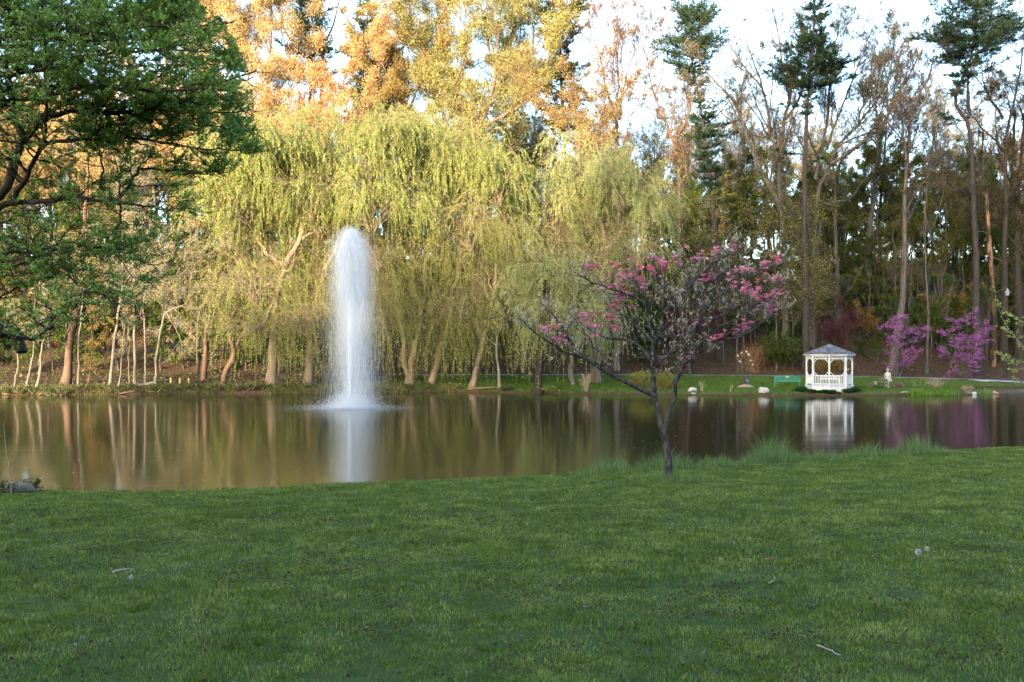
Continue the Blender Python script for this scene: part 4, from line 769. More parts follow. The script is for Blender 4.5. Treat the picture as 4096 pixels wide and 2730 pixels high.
# ------------------------------------------------------------------ dark green tree reaching in from the left
def z1(x, y): return (x * .12755, y * .12755)
def z2(x, y): return (x * .14352, 175 + y * .14352)
limbs = [(z1, [(-640, 3900), (-560, 3000), (-420, 2300), (-150, 1750), (60, 1500), (130, 1250), (190, 1080), (350, 900)], .19, .045),
 (z1, [(350, 900), (560, 870), (900, 905), (1150, 895), (1400, 820), (1700, 710), (1990, 600)], .05, .008),
 (z1, [(-400, 900), (-150, 800), (200, 745), (400, 730), (700, 690), (1000, 715), (1400, 690), (1750, 630), (2000, 560)], .06, .008),
 (z1, [(190, 1100), (350, 1130), (600, 1095), (980, 1085), (1300, 1150), (1700, 1180), (2110, 1180)], .04, .007),
 (z2, [(-300, 420), (-100, 330), (0, 250), (150, 215), (330, 190), (560, 180), (760, 215), (1000, 230), (1200, 240)], .075, .009),
 (z2, [(740, 212), (830, 130), (930, 30), (1010, -15), (1250, 0), (1500, -5), (1560, 12)], .04, .009),
 (z1, [(350, 900), (600, 760), (900, 640), (1200, 560), (1500, 500), (1900, 520)], .04, .007),
 (z1, [(-400, 700), (-150, 600), (200, 540), (500, 520), (800, 430), (1200, 400), (1600, 380), (1830, 320)], .045, .007),
 (z1, [(-400, 420), (-150, 350), (150, 330), (500, 300), (900, 260), (1300, 200), (1600, 190), (1840, 172)], .045, .007),
 (z1, [(-400, 220), (-150, 130), (200, 150), (550, 130), (900, 110), (1250, 80), (1560, 60)], .04, .007),
 (z1, [(-400, 50), (-150, -80), (300, -60), (700, -50), (1100, -40), (1400, 0)], .04, .007),
 (z1, [(560, 870), (800, 800), (1250, 800), (1600, 900), (1980, 865)], .03, .007),
 (z1, [(600, 1095), (900, 1000), (1300, 970), (1650, 1000), (2000, 1040)], .03, .007),
 (z2, [(-200, 600), (0, 560), (300, 530), (520, 540), (700, 540), (830, 570), (940, 580), (1060, 640), (1200, 590)], .04, .007),
 (z2, [(410, 545), (500, 690), (620, 780), (720, 860), (820, 960)], .02, .006),
 (z2, [(850, 225), (850, 260), (790, 400), (800, 520), (860, 650), (950, 720)], .022, .006),
 (z2, [(-360, 960), (-150, 1030), (0, 1080), (100, 1100), (148, 1130), (152, 1235)], .13, .085),
 (z2, [(120, 1115), (230, 1160), (330, 1100), (345, 1000), (490, 965)], .035, .008),
 (z2, [(-150, 660), (100, 600), (200, 560), (410, 480), (560, 300)], .03, .008),
 (z2, [(-200, 930), (60, 820), (150, 740), (260, 700), (380, 660)], .025, .007),
 (z1, [(120, 1568), (260, 1230), (330, 1050), (340, 850), (330, 650), (360, 450), (340, 250)], .05, .01),
 (z1, [(820, 1520), (830, 1250), (780, 1100), (700, 950)], .022, .007),
 (z2, [(-200, 760), (0, 690), (200, 640), (420, 640), (600, 700), (760, 690)], .022, .006),
 (z1, [(190, 1080), (120, 900), (60, 700), (40, 450), (80, 200), (60, -50)], .07, .015),
 (z1, [(-300, 550), (0, 450), (400, 420), (700, 340), (1100, 330), (1400, 290), (1700, 250)], .035, .007),
 (z1, [(-300, 280), (0, 240), (400, 220), (800, 180), (1100, 150), (1420, 120)], .035, .007),
 (z1, [(-300, 60), (0, 50), (400, 40), (800, 30), (1200, 10), (1500, 10)], .035, .007)]
rg = np.random.default_rng(31); LY = 12.0; W, rads = [], []
LB = np.array((gx(-85, LY), LY, lz(gx(-85, LY), LY)))
for k, (fn, pts, r0, r1) in enumerate(limbs):
    e = rg.uniform(-1.5, 1.5) if k not in (0, 16) else 0.0
    if k in (1, 6, 3): e = (-.9, 0, 0, .5, 0, 0, 1.0)[k]
    q = []
    for i, (a, b) in enumerate(pts):
        px, py = fn(a, b); q.append(at(px, py, LY + e * i / (len(pts) - 1)))
    if k == 0: q = [LB - np.array((0, 0, .1))] + q
    W.append(np.array(q)); rads.append((r0, r1))
lt = thing("dark_green_tree", "large dark-limbed tree with fresh green leaves reaching in from the left frame edge", "tree", LB)
rads = [(a * (.8 if i in (0, 16) else .68), b * .8) for i, (a, b) in enumerate(rads)]; P, Rr = mainpaths(W, rads, 34, rg, .012); tr = MB(); tubes(tr, P, Rr * (1 + .08 * rg.normal(size=Rr.shape)), 9, cap=True)
Ls = plen(P); cnt = (Ls * 11).astype(int); cnt[[0, 16]] = 3
i1, t1, S, D, r = spawn(rg, P, Rr, cnt, .05, 1, R(30), R(75), .45, .10)
L1 = rg.uniform(.22, .75, len(S)) * (1.15 - .7 * t1); P1, R1 = grow(rg, S, D, L1, np.minimum(r * .5, .012), np.full(len(S), .004), 8, .2, .03); tubes(tr, P1, R1, 5)
i2, t2, S2, D2, r2 = spawn(rg, P1, R1, np.full(len(P1), 7), .15, 1, R(30), R(70), .5, .12)
L2 = rg.uniform(.12, .42, len(S2)); P2, R2 = grow(rg, S2, D2, L2, np.minimum(r2 * .7, .006), np.full(len(S2), .0028), 5, .2, .06)
cr = MB()
# leaf rosettes: where the limb is out in the light most, sparse low down near the trunk
rowL = HZ - (P2[:, -1, 2] - ZC) / P2[:, -1, 1] * F; colL = 512 + P2[:, -1, 0] / P2[:, -1, 1] * F
dens = np.interp(rowL, [0, 60, 120, 170, 200, 240, 300, 350], [1, 1, .9, .7, .42, .42, .45, .3]) * np.interp(colL, [-40, 60, 120, 260], [.75, .7, .9, 1])
edge = np.interp(rowL, [0, 40, 75, 110, 150, 170, 200, 260, 345], [203, 236, 250, 252, 264, 226, 214, 215, 160]); dens = np.where(colL > edge, 0, dens); sel = rg.random(len(P2)) < dens; tubes(cr, P2[colL < edge + 6], R2[colL < edge + 6], 4, 0); Q, Qd = along(rg, P2[sel], 8, .15, 1.0)
Q = np.concatenate([Q, np.repeat(P2[sel][:, -1], 2, 0)]); k = 4
A = np.repeat(Q, k, 0) + rg.normal(0, .012, (len(Q) * k, 3))
Dd = np.stack([rg.normal(0, .8, len(A)), rg.normal(0, .8, len(A)), rg.uniform(.0, 1.1, len(A))], -1)
l = rg.uniform(.028, .060, len(A)); leafquads(cr, A, Dd, l, l * .42, rg, 1, .1, np.stack([rg.normal(0, .5, len(A)), rg.normal(0, .5, len(A)), np.ones(len(A))], -1))
L_FRESH = leafmat("fresh_green_leaves", [(0.13, 0.22, 0.028), (0.20, 0.32, 0.05), (0.32, 0.45, 0.10)], .4, gloss=.05)
tr.build("trunk", B_DARK, lt, LB); cr.build("crown", [B_DARK, L_FRESH], lt, LB)

# twig reaching in at the right frame edge
rg = np.random.default_rng(33); BY = 30.0
bt = thing("budding_branch_tree", "pale green budding branches arching in at the right frame edge over the water", "tree", (gx(1075, BY), BY + 1.5, .3))
pa = [[(1078, 475), (1068, 420), (1045, 370), (1020, 345), (1004, 322), (998, 306)], [(1060, 400), (1035, 366), (1010, 358), (996, 351)], [(1075, 440), (1050, 395), (1025, 384), (1012, 377)], [(1056, 385), (1038, 340), (1024, 322), (1012, 314)], [(1070, 420), (1040, 350), (1030, 335), (1018, 338)], [(1072, 430), (1040, 378), (1018, 368), (1003, 357)]]
W = [np.array([at(x, y, BY + .3 * k) for x, y in p]) for k, p in enumerate(pa)]
P, Rr = mainpaths(W, [(.06, .006)] + [(.025, .005)] * 5, 26, rg, .01); tr = MB(); tubes(tr, P, Rr, 6)
i1, t1, S, D, r = spawn(rg, P, Rr, (plen(P) * 5).astype(int), .3, 1, R(25), R(50), .6, .1); P1, R1 = grow(rg, S, D, rg.uniform(.15, .45, len(S)), np.full(len(S), .006), np.full(len(S), .003), 6, .12, .03); tubes(tr, P1, R1, 4)
cr = MB(); A, Dd = along(rg, np.concatenate([P1]), 7, .1, 1); A2, D2 = along(rg, P, 40, .45, 1); A = np.concatenate([A, A2]); Dd = np.concatenate([Dd, D2])
l = rg.uniform(.05, .11, len(A)); leafquads(cr, A, Dd + rg.normal(0, .7, A.shape), l, l * .6, rg)
b0 = (gx(1075, BY), BY + 1.5, .3); tr.build("trunk", B_PALE, bt, b0); cr.build("crown", leafmat("lime_leaves", [(.2, .27, .05), (.3, .36, .08), (.38, .42, .13)]), bt, b0)

# ------------------------------------------------------------------ lawn grass
L_GRASS = leafmat("grass_blades", [(0.038, 0.068, 0.009), (0.085, 0.138, 0.017), (0.15, 0.21, 0.03), (0.27, 0.30, 0.09)], .35, [0, .4, .85, 1.0], gloss=.02, vary=.6, ns=1.6)
L_TALL = leafmat("tall_grass_blades", [(0.06, 0.115, 0.025), (0.11, 0.18, 0.04), (0.20, 0.27, 0.09)], .35, gloss=.03)
L_WEED = leafmat("weed_leaves", [(0.045, 0.028, 0.03), (0.07, 0.05, 0.035), (0.05, 0.075, 0.03)], .3)
def blades(mb, x, y, z, h, wd, rg, lean=.45, mi=0, comb=None):
    n = len(x); a = rg.uniform(0, 6.283, n); b = rg.uniform(0, 6.283, n); B = np.stack([x, y, z], -1)
    S = np.stack([np.cos(a), np.sin(a), np.zeros(n)], -1) * (wd / 2)[:, None]; ln = (np.abs(rg.normal(0, lean, n)) * h)[:, None]
    G = np.stack([np.cos(b), np.sin(b), np.zeros(n)], -1) * ln
    if comb is not None: G = G * .7 + np.stack([np.cos(comb[0]), np.sin(comb[0]), np.zeros(n)], -1) * (comb[1] * h * 2.2)[:, None]
    U = np.array((0, 0, 1.0)) * h[:, None]
    M = B + U * .55 + G * .35; T = B + U * .97 + G
    V = np.stack([B - S, B + S, M + S * .75, M - S * .75, T], 1).reshape(-1, 3); o = np.arange(n)[:, None] * 5
    mb.add(V, o + np.array([[0, 1, 2, 3]]), mi, False); mb.v.append(np.zeros((0, 3), np.float32)); mb.f.append((o + np.array([[3, 2, 4]]) + mb.n - n * 5, mi, False))
rg = np.random.default_rng(55); n = 1500000
u = rg.random(n); y = (4.3 ** .7 + u * (29.0 ** .7 - 4.3 ** .7)) ** (1 / .7); x = rg.uniform(-1, 1, n) * (.56 * y + .6)
ys = near_shore(x); ok = y < ys + .12; x, y = x[ok], y[ok]
def clumps(x, y, cell, seed):
    """nearest jittered cell centre: tufts of turf that share height, lean and thickness"""
    gx_, gy_ = np.floor(x / cell).astype(np.int64), np.floor(y / cell).astype(np.int64); best = np.full(len(x), 9e9); idb = np.zeros(len(x), np.int64)
    for a in (-1, 0, 1):
        for b in (-1, 0, 1):
            cx, cy_ = gx_ + a, gy_ + b; hsh = (cx * 73856093 ^ cy_ * 19349663 ^ seed * 83492791) & 0xFFFFFF
            jx = ((hsh * 2654435761) >> 8 & 0xFFFF) / 65535.0; jy = ((hsh * 40503 + 977) * 2246822519 >> 9 & 0xFFFF) / 65535.0
            d = (x - (cx + jx) * cell) ** 2 + (y - (cy_ + jy) * cell) ** 2; m_ = d < best; best = np.where(m_, d, best); idb = np.where(m_, hsh, idb)
    return (idb * 2654435761 >> 7 & 0xFFFF) / 65535.0, (idb * 2246822519 >> 11 & 0xFFFF) / 65535.0, np.sqrt(best) / cell
c1, c2, cd = clumps(x, y, .13, 3); g1, g2, gd = clumps(x, y * .8, .55, 5); lump2 = np.clip(.5 + .5 * wob(x, y * 1.5, .6, 9), 0, 1)
ok = rg.random(len(x)) < (.35 + .65 * c2) * (.5 + .5 * g2 ** .5); x, y, c1, c2, cd, g1, g2, lump2 = [q[ok] for q in (x, y, c1, c2, cd, g1, g2, lump2)]
h = (.018 + .023 * rg.random(len(x))) * (.75 + .55 * c1 ** 1.5) * (.65 + .65 * g1) * (1.15 - .5 * np.minimum(cd, 1)) * (.8 + .4 * lump2); wd = .0035 * (np.maximum(y, 5) / 5) ** .8 * rg.uniform(.7, 1.4, len(x))
CL_A, CL_S = c2 * 6.283 * 3, .28 * c1
mb = MB(); blades(mb, x, y, lawn_z(x, y) - .004, h * (1 + .012 * y), wd, rg, .5, 0, (CL_A, CL_S))
prop(mb.build("grass", L_GRASS), kind="stuff")
# longer unmown grass on the rim, tallest to the right
n = 30000; px = rg.uniform(-30, 1060, n); x = gx(px, 22.0); ys = near_shore(x)
amount = np.interp(px, [0, 300, 540, 590, 640, 700, 800, 850, 930, 1000, 1060], [.30, .22, .18, .55, .9, .9, 1.0, .9, .75, .85, .9]); patch = np.clip(.55 + .6 * wob(x * 1.7, x * .3, 1.4, 5), .12, 1.2)
ok = rg.random(n) < amount; px, x, ys, amount, patch = px[ok], x[ok], ys[ok], amount[ok], patch[ok]
y = ys + .25 - np.abs(rg.normal(0, .55, len(x))); h = np.interp(amount, [.18, .3, .5, 1], [.05, .10, .32, .60]) * patch * (.35 + 1.1 * rg.random(len(x)) ** 2)
mb = MB(); blades(mb, x, y, lawn_z(x, y) - .01, h, rg.uniform(.005, .010, len(x)), rg, .6)
a = rg.uniform(0, 6.28, 1500); rr_ = np.abs(rg.normal(0, .32, 1500)); x = DB[0] + np.cos(a) * rr_; y = DB[1] + np.sin(a) * rr_
blades(mb, x, y, lawn_z(x, y), rg.uniform(.05, .17, 1500), rg.uniform(.005, .009, 1500), rg, .5)
prop(mb.build("tall_grass", L_TALL), kind="stuff")
# weeds and wildflowers in the turf
mb = MB(); n = 9000; cx = rg.uniform(-1, 1, 420); cyy = rg.uniform(4.6, 15, 420); cx = cx * .54 * cyy; pk = rg.integers(0, 420, n)
x = cx[pk] + rg.normal(0, .10, n); y = cyy[pk] + rg.normal(0, .10, n); z = lawn_z(x, y)
l = rg.uniform(.012, .03, n); leafquads(mb, np.stack([x, y, z + rg.uniform(.01, .05, n)], -1), np.stack([rg.normal(0, 1, n), rg.normal(0, 1, n), rg.normal(.3, .4, n)], -1), l, l * .8, rg)
prop(mb.build("weeds", L_WEED), kind="stuff")
mb = MB(); n = 170; y = rg.uniform(4.6, 20, n) ; x = rg.uniform(-.54, .54, n) * y; z = lawn_z(x, y) + rg.uniform(.03, .06, n)
for q in range(3): leafquads(mb, np.stack([x, y, z], -1), rg.normal(0, 1, (n, 3)), .012, .009, rg, (rg.random() < 0) * 1)
o = prop(mb.build("wildflowers", leafmat("violet_petals", [(0.10, 0.06, 0.35), (0.2, 0.14, 0.5), (0.4, 0.4, 0.6), (.6, .5, .08)], .3, [0, .6, .85, 1])), kind="stuff")
# ------------------------------------------------------------------ white gazebo
M_WHITE = solid("white_paint", [(0.40, 0.42, 0.42), (0.56, 0.58, 0.59), (0.60, 0.62, 0.63)], 5, .5, .05, (1, 1, .4))
def shingle_mat():
    m, n, o = mat("grey_shingles"); b = n.nodes.new("ShaderNodeBsdfPrincipled"); b.inputs['Roughness'].default_value = .85
    z = noise(n, 5, 4, .7, (1, 1, 3)); br = n.nodes.new("ShaderNodeTexVoronoi"); br.inputs['Scale'].default_value = 6
    t = n.nodes.new("ShaderNodeTexCoord"); mp = n.nodes.new("ShaderNodeMapping"); mp.inputs['Scale'].default_value = (.8, .8, 4); n.links.new(t.outputs['Object'], mp.inputs[0]); n.links.new(mp.outputs[0], br.inputs[0])
    r = ramp(n, [(0.03, 0.028, 0.036), (0.085, 0.08, 0.095), (0.16, 0.16, 0.19)], [.2, .5, .85]); n.links.new(br.outputs['Color'], r.inputs[0]); n.links.new(r.outputs[0], b.inputs['Base Color']); n.links.new(b.outputs[0], o.inputs[0]); return m
M_SHIN = shingle_mat(); M_TRIM = solid("dark_drip_edge", [(0.03, 0.02, 0.02), (0.06, 0.04, 0.035)], 4)
GY = 75.0; G0 = onfar(829.2, GY); G0[2] = .42
gz_ = thing("gazebo", "white octagonal wooden gazebo with a grey shingled roof on the far shore lawn", "gazebo", G0, rz=R(-17.2))
RP = 1.64; oc = [np.array((math.cos(a) * RP, math.sin(a) * RP, 0)) for a in [-math.pi / 2 + k * math.pi / 4 for k in range(8)]]
def octp(r, z): return [(math.cos(-math.pi / 2 + k * math.pi / 4) * r, math.sin(-math.pi / 2 + k * math.pi / 4) * r, z) for k in range(8)]
def ring(mb, prof, mi=0, cap_top=True, cap_bot=False):
    V = [p for r, z in prof for p in octp(r, z)]; Fq = [[a * 8 + k, a * 8 + (k + 1) % 8, (a + 1) * 8 + (k + 1) % 8, (a + 1) * 8 + k] for a in range(len(prof) - 1) for k in range(8)]
    mb.add(V, Fq, mi, False)
    if cap_top: mb.add(octp(*prof[-1]), [list(range(8))], mi, False)
    if cap_bot: mb.add(octp(*prof[0]), [list(range(7, -1, -1))], mi, False)
mb = MB(); ring(mb, [(1.72, -.3), (1.72, .24)], 0, False); mb.build("skirt", M_WHITE, gz_)
mb = MB(); ring(mb, [(1.62, .20), (1.78, .243), (1.78, .30)]); mb.build("floor", M_WHITE, gz_)
ZF, ZT = .30, 2.52
for k in range(8):
    mb = MB(); a = -math.pi / 2 + k * math.pi / 4; box(mb, oc[k] + np.array((0, 0, (ZF + ZT) / 2)), (.11, .11, ZT - ZF), rotz(a)); mb.build("post", M_WHITE, gz_)
for k in range(8):
    A, B = oc[k], oc[(k + 1) % 8]; d = nrm(B - A); A2, B2 = A + d * .07, B - d * .07; up = lambda p, z: p + np.array((0, 0, z)); Lp = np.linalg.norm(B2 - A2)
    mb = MB(); nb = 9                                           # spandrel: two rails and short balusters
    bar(mb, up(A2, 2.47), up(B2, 2.47), .05, .09); bar(mb, up(A2, 2.27), up(B2, 2.27), .05, .05)
    for q in range(1, nb):
        c = A2 + (B2 - A2) * q / nb; bar(mb, up(c, 2.295), up(c, 2.425), .05, .035, 0, d)
    mb.build("spandrel", M_WHITE, gz_)
    if k in (3, 4): continue                                    # the two rear bays stand open
    mb = MB(); bar(mb, up(A2, 1.04), up(B2, 1.04), .075, .06); bar(mb, up(A2, .42), up(B2, .42), .05, .07)
    for q in range(1, nb):
        c = A2 + (B2 - A2) * q / nb; bar(mb, up(c, .455), up(c, 1.01), .05, .035, 0, d)
    mb.build("railing", M_WHITE, gz_)
    for (e, s) in ((A2, 1), (B2, -1)):                          # scalloped corner brackets above and below the opening
        for z0, sg in ((2.245, -1), (1.07, 1)):
            mb = MB(); n_ = 10; pts = []
            for q in range(n_ + 1):
                t_ = q / n_; rr = .23 * (1 - .12 * math.sin(math.pi * t_) - .05 * math.cos(6 * math.pi * t_)); pts.append((rr * (1 - t_) + .01, rr * t_ + .01))
            for q in range(n_):
                (x0, y0), (x1, y1) = pts[q], pts[q + 1]
                bar(mb, up(e + d * s * x0 * 1.05, z0 + sg * y0 * 1.05), up(e + d * s * x1 * 1.05, z0 + sg * y1 * 1.05), .04, .04, 0, np.cross(d, (0, 0, 1)))
            mb.build("bracket", M_WHITE, gz_)
mb = MB(); ring(mb, [(1.60, 2.52), (1.86, 2.525), (1.86, 2.64), (1.60, 2.64)], 0, False); mb.build("fascia", M_WHITE, gz_)
mb = MB(); prof = [(1.90, 2.645)]; nr = 11
for q in range(nr):
    r0 = 1.90 * (1 - q / nr); z0 = 2.66 + .72 * q / nr; prof += [(r0, z0 + .018), (1.90 * (1 - (q + 1) / nr) + .012, z0 + .72 / nr)]
ring(mb, prof); rf = mb.build("roof", M_SHIN, gz_)
mb = MB(); ring(mb, [(1.885, 2.627), (1.915, 2.63), (1.915, 2.655), (1.885, 2.66)], 0, False); mb.build("drip_edge", M_TRIM, rf)

# white garden bench inside the gazebo
def slat_bench(name, label, loc, rz, W_, m, hback, curved=False, plate=None, arm=True, group=None):
    t = thing(name, label, "bench", loc, group, rz); h = W_ / 2
    mb = MB()
    for q in range(5): box(mb, (0, -.04 - q * .095, .43), (W_ - .06, .075, .03))
    mb.build("seat", m, t); mb = MB(); n = int(W_ / .085); top = lambda x: hback + (.09 * math.cos(x / h * math.pi / 2) if curved else 0)
    for q in range(n):
        x = -h + .06 + (W_ - .12) * q / (n - 1); bar(mb, (x, .045, .47), (x, .12, top(x) - .02), .03, .018, 0, (0, 1, 0))
    for q in range(12):
        x0, x1 = -h + W_ * q / 12, -h + W_ * (q + 1) / 12; bar(mb, (x0, .125, top(x0)), (x1, .125, top(x1)), .035, .06)
    bar(mb, (-h, .04, .47), (h, .04, .47), .04, .06); mb.build("backrest", m, t)
    for sx in (-1, 1):
        for yy, zz in ((-.46, .60 if arm else .42), (.08, .47)):
            mb = MB(); bar(mb, (sx * h, yy, 0), (sx * h, yy, zz), .055, .055); mb.build("leg", m, t)
        if arm: mb = MB(); bar(mb, (sx * h, -.50, .62), (sx * h, .09, .64), .07, .035); mb.build("armrest", m, t)
    if plate: mb = MB(); box(mb, (plate, .085, hback + .01), (.22, .02, .12)); mb.build("plaque", solid("bronze_plate", [(.36, .27, .22), (.5, .4, .34)], 5), t)
    return t
slat_bench("garden_bench", "white slatted bench standing inside the gazebo", (G0[0] + .12, G0[1] + .25, G0[2] + .30), R(-15), 1.35, M_WHITE, .66)
M_TEAL = solid("teal_paint", [(0.012, 0.16, 0.125), (0.02, 0.24, 0.19)], 4, .45)
slat_bench("park_bench", "teal slatted park bench with a plaque on its curved back, left of the gazebo", onfar(787, 80.0), R(-12), 1.95, M_TEAL, .78, True, .02)
# low plank bench on posts under the willows
lb = thing("plank_bench", "low dark plank bench on three yellowish posts by the left shore", "bench", onfar(180, 80.5) + np.array((0, 0, .02)), rz=R(3))
mb = MB(); box(mb, (0, 0, .50), (2.35, .34, .07)); box(mb, (0, .02, .455), (2.2, .2, .03)); mb.build("seat", B_DARK, lb)
for x in (-.72, 0, .72): mb = MB(); box(mb, (x, -.06, .18), (.12, .12, .54)); mb.build("post", solid("yellow_wood", [(.42, .30, .13), (.55, .42, .2)], 5), lb)

# ---- statue of a woman seen from behind
def stone_figure(name, label, cat, loc, rz, m):
    t = thing(name, label, cat, loc, None, rz)
    # (z, half width, half depth, forward shift)
    sec = [(0.0, .155, .125, 0), (.04, .155, .125, 0), (.06, .12, .10, 0), (.30, .105, .09, 0), (.50, .125, .10, 0), (.70, .155, .12, .01), (.78, .16, .12, .015), (.92, .115, .09, 0), (1.05, .135, .09, -.01), (1.16, .16, .085, -.005), (1.205, .12, .07, 0), (1.235, .05, .05, .005), (1.275, .045, .047, .01), (1.30, .06, .07, .01), (1.355, .078, .088, .01), (1.41, .082, .092, .0), (1.455, .07, .08, -.005), (1.49, .04, .05, -.01), (1.497, .005, .006, -.01)]
    mb = MB(); k = 20; V = []
    for z, a, b, s in sec:
        for q in range(k):
            th = q * 2 * math.pi / k; f = 1 + (.05 * math.cos(th * 7) if .1 < z < .75 else 0); V.append((a * math.cos(th) * f, b * math.sin(th) * f + s, z))
    mb.add(V, [[r * k + q, r * k + (q + 1) % k, (r + 1) * k + (q + 1) % k, (r + 1) * k + q] for r in range(len(sec) - 1) for q in range(k)]); mb.add(V[:k], [list(range(k - 1, -1, -1))]); mb.add(V[-k:], [list(range(k))])
    arms = [smoothpath(np.array(p), 14) for p in ([(-.13, 0, 1.17), (-.185, .01, 1.02), (-.19, .06, .86), (-.13, .13, .76)], [(.13, 0, 1.17), (.185, 0, 1.0), (.195, -.01, .84), (.21, .0, .70)])]
    tubes(mb, np.stack(arms), np.stack([np.linspace(.05, .028, 14)] * 2), 10, cap=True)
    rgs = np.random.default_rng(2)
    for q in range(5):                                          # fingers closed on the basket's handle
        o_ = np.array((.205 + .006 * (q - 2), -.03 + .015 * q, .70)); tubes(mb, smoothpath(np.array([o_, o_ + (.012, 0, -.035), o_ + (-.002, 0, -.06 + .008 * abs(q - 2))]), 6)[None], np.full((1, 6), .008), 6, cap=True)
        o_ = np.array((-.13 + .01 * (q - 2), .13, .76)); tubes(mb, smoothpath(np.array([o_, o_ + (.012, .02, -.03), o_ + (.02, .018, -.055 + .006 * abs(q - 2))]), 6)[None], np.full((1, 6), .008), 6, cap=True)
    for (x, y, z, r) in [(-.028, .10, 1.375, .012), (.028, .10, 1.375, .012), (0, .112, 1.35, .016), (-.082, .01, 1.36, .016), (.082, .01, 1.36, .016)]:
        th = np.linspace(0, math.pi, 7); tubes(mb, np.stack([np.full(7, x), np.full(7, y), z + r * np.cos(th)], -1)[None], (r * np.sin(th) + .0005)[None], 8, cap=True)
    o = mb.build("body", m, t)
    rm = o.modifiers.new("fuse", 'REMESH'); rm.mode = 'VOXEL'; rm.voxel_size = .0085; rm.use_smooth_shade = True
    mb = MB()
    for q in range(46):
        d = nrm(rgs.normal(size=3)); d[2] = abs(d[2]) * .9 + .05; d = nrm(d); c = np.array((0, -.012, 1.40)) + d * np.array((.086, .096, .098)); r = rgs.uniform(.018, .028)
        th = np.linspace(0, math.pi, 6); tubes(mb, np.stack([np.full(6, c[0]), np.full(6, c[1]), c[2] + r * np.cos(th)], -1)[None], (r * np.sin(th) + .0005)[None], 7)
    mb.build("hair", m, t)
    mb = MB(); k = 12; c = np.array((.235, 0, .58)); V = []
    for z, r in ((-.05, .05), (.0, .075), (.05, .085), (.052, .07), (.0, .06)):
        for q in range(k): V.append(c + np.array((r * 1.25 * math.cos(q * 2 * math.pi / k), r * math.sin(q * 2 * math.pi / k), z)))
    mb.add(V, [[r * k + q, r * k + (q + 1) % k, (r + 1) * k + (q + 1) % k, (r + 1) * k + q] for r in range(4) for q in range(k)]); mb.add(V[:k], [list(range(k - 1, -1, -1))])
    tubes(mb, smoothpath(np.array([c + (-.09, 0, .04), c + (-.03, 0, .13), c + (.04, 0, .11), c + (.09, 0, .04)]), 12)[None], np.full((1, 12), .009), 6)
    mb.build("basket", m, t)
    return t
M_STONE = solid("weathered_stone", [(.26, .26, .23), (.44, .44, .40), (.55, .55, .52)], 5, .9, .3)
stone_figure("statue", "pale stone statue of a woman holding a basket right of the gazebo", "statue", onfar(887.7, 77) + np.array((0, 0, -.01)), R(-16), M_STONE)

# ---- stones
def rock(name, label, loc, s, m, seed, cat="rock", group=None):
    bm = bmesh.new(); bmesh.ops.create_icosphere(bm, subdivisions=4, radius=1); rgr = np.random.default_rng(seed)
    pl = [(nrm(rgr.normal(size=3)), rgr.uniform(.62, .95)) for _ in range(14)]
    for v in bm.verts:
        p = np.array(v.co)
        for nn, dd in pl:
            e = p @ nn - dd
            if e > 0: p = p - nn * e * .85
        p = p * (1 + .03 * math.sin(p[0] * 9 + seed) * math.sin(p[1] * 8) + .015 * math.sin(p[2] * 23 + p[0] * 17)); v.co = Vector((p[0] * s[0], p[1] * s[1], p[2] * s[2]))
    me = bpy.data.meshes.new(name); bm.to_mesh(me); bm.free(); me.materials.append(m)
    for p in me.polygons: p.use_smooth = True
    o = bpy.data.objects.new(name, me); C.objects.link(o); o.location = Vector([float(v) for v in loc]); return prop(o, label, cat, group)
M_ROCK = solid("pale_rock", [(.17, .16, .15), (.34, .33, .31), (.46, .45, .44)], 4, .9, .6, None, .2)
rock("boulder", "large grey boulder on the far lawn between the mulch mound and the teal bench", onfar(763.5, 73.4) + np.array((0, 0, .12)), (.43, .34, .32), M_ROCK, 1)
rock("boulder", "smaller pale boulder at the water's edge behind the dogwood trunk", onfar(692.5, 74.6) + np.array((0, 0, .12)), (.36, .3, .24), M_ROCK, 2)
rock("small_stone", "small flat stone just below the boulder behind the dogwood trunk", onfar(693.5, 74.05) + np.array((0, 0, -.02)), (.2, .15, .09), solid("tan_rock", [(.3, .25, .2), (.42, .37, .3)], 5), 3)
rock("white_stone", "whitish stone in the water at the tip of the far lawn", np.array((gx(974, 74.5), 74.5, .08)), (.24, .2, .2), solid("white_rock", [(.42, .42, .42), (.6, .6, .6)], 5, .9, .4), 4)
rock("reddish_stone", "reddish stone standing in the water right of the whitish one", np.array((gx(995.6, 75), 75, .06)), (.26, .2, .12), solid("red_rock", [(.25, .14, .1), (.38, .24, .19)], 5, .9, .4), 5)
rock("reddish_stone", "small upper block resting on the reddish stone in the water", np.array((gx(994.4, 75), 75, .20)), (.11, .1, .1), solid("tan_red_rock", [(.3, .2, .16), (.42, .3, .26)], 5, .9, .4), 6)
rock("bank_stone", "flat brown stone set in the soil bank beside the iris clump", onfar(904.5, 73.3) + np.array((0, 0, .05)), (.42, .3, .12), solid("brown_rock", [(.16, .11, .09), (.32, .24, .2)], 5, .9, .4), 7)
rock("near_stone", "mossy stone at the near bank by the left frame edge", onlawn(17, 19.6) + np.array((0, 0, .02)), (.36, .25, .22), solid("mossy_rock", [(.05, .045, .03), (.13, .11, .08), (.06, .075, .03)], 6, .95, .6), 8)
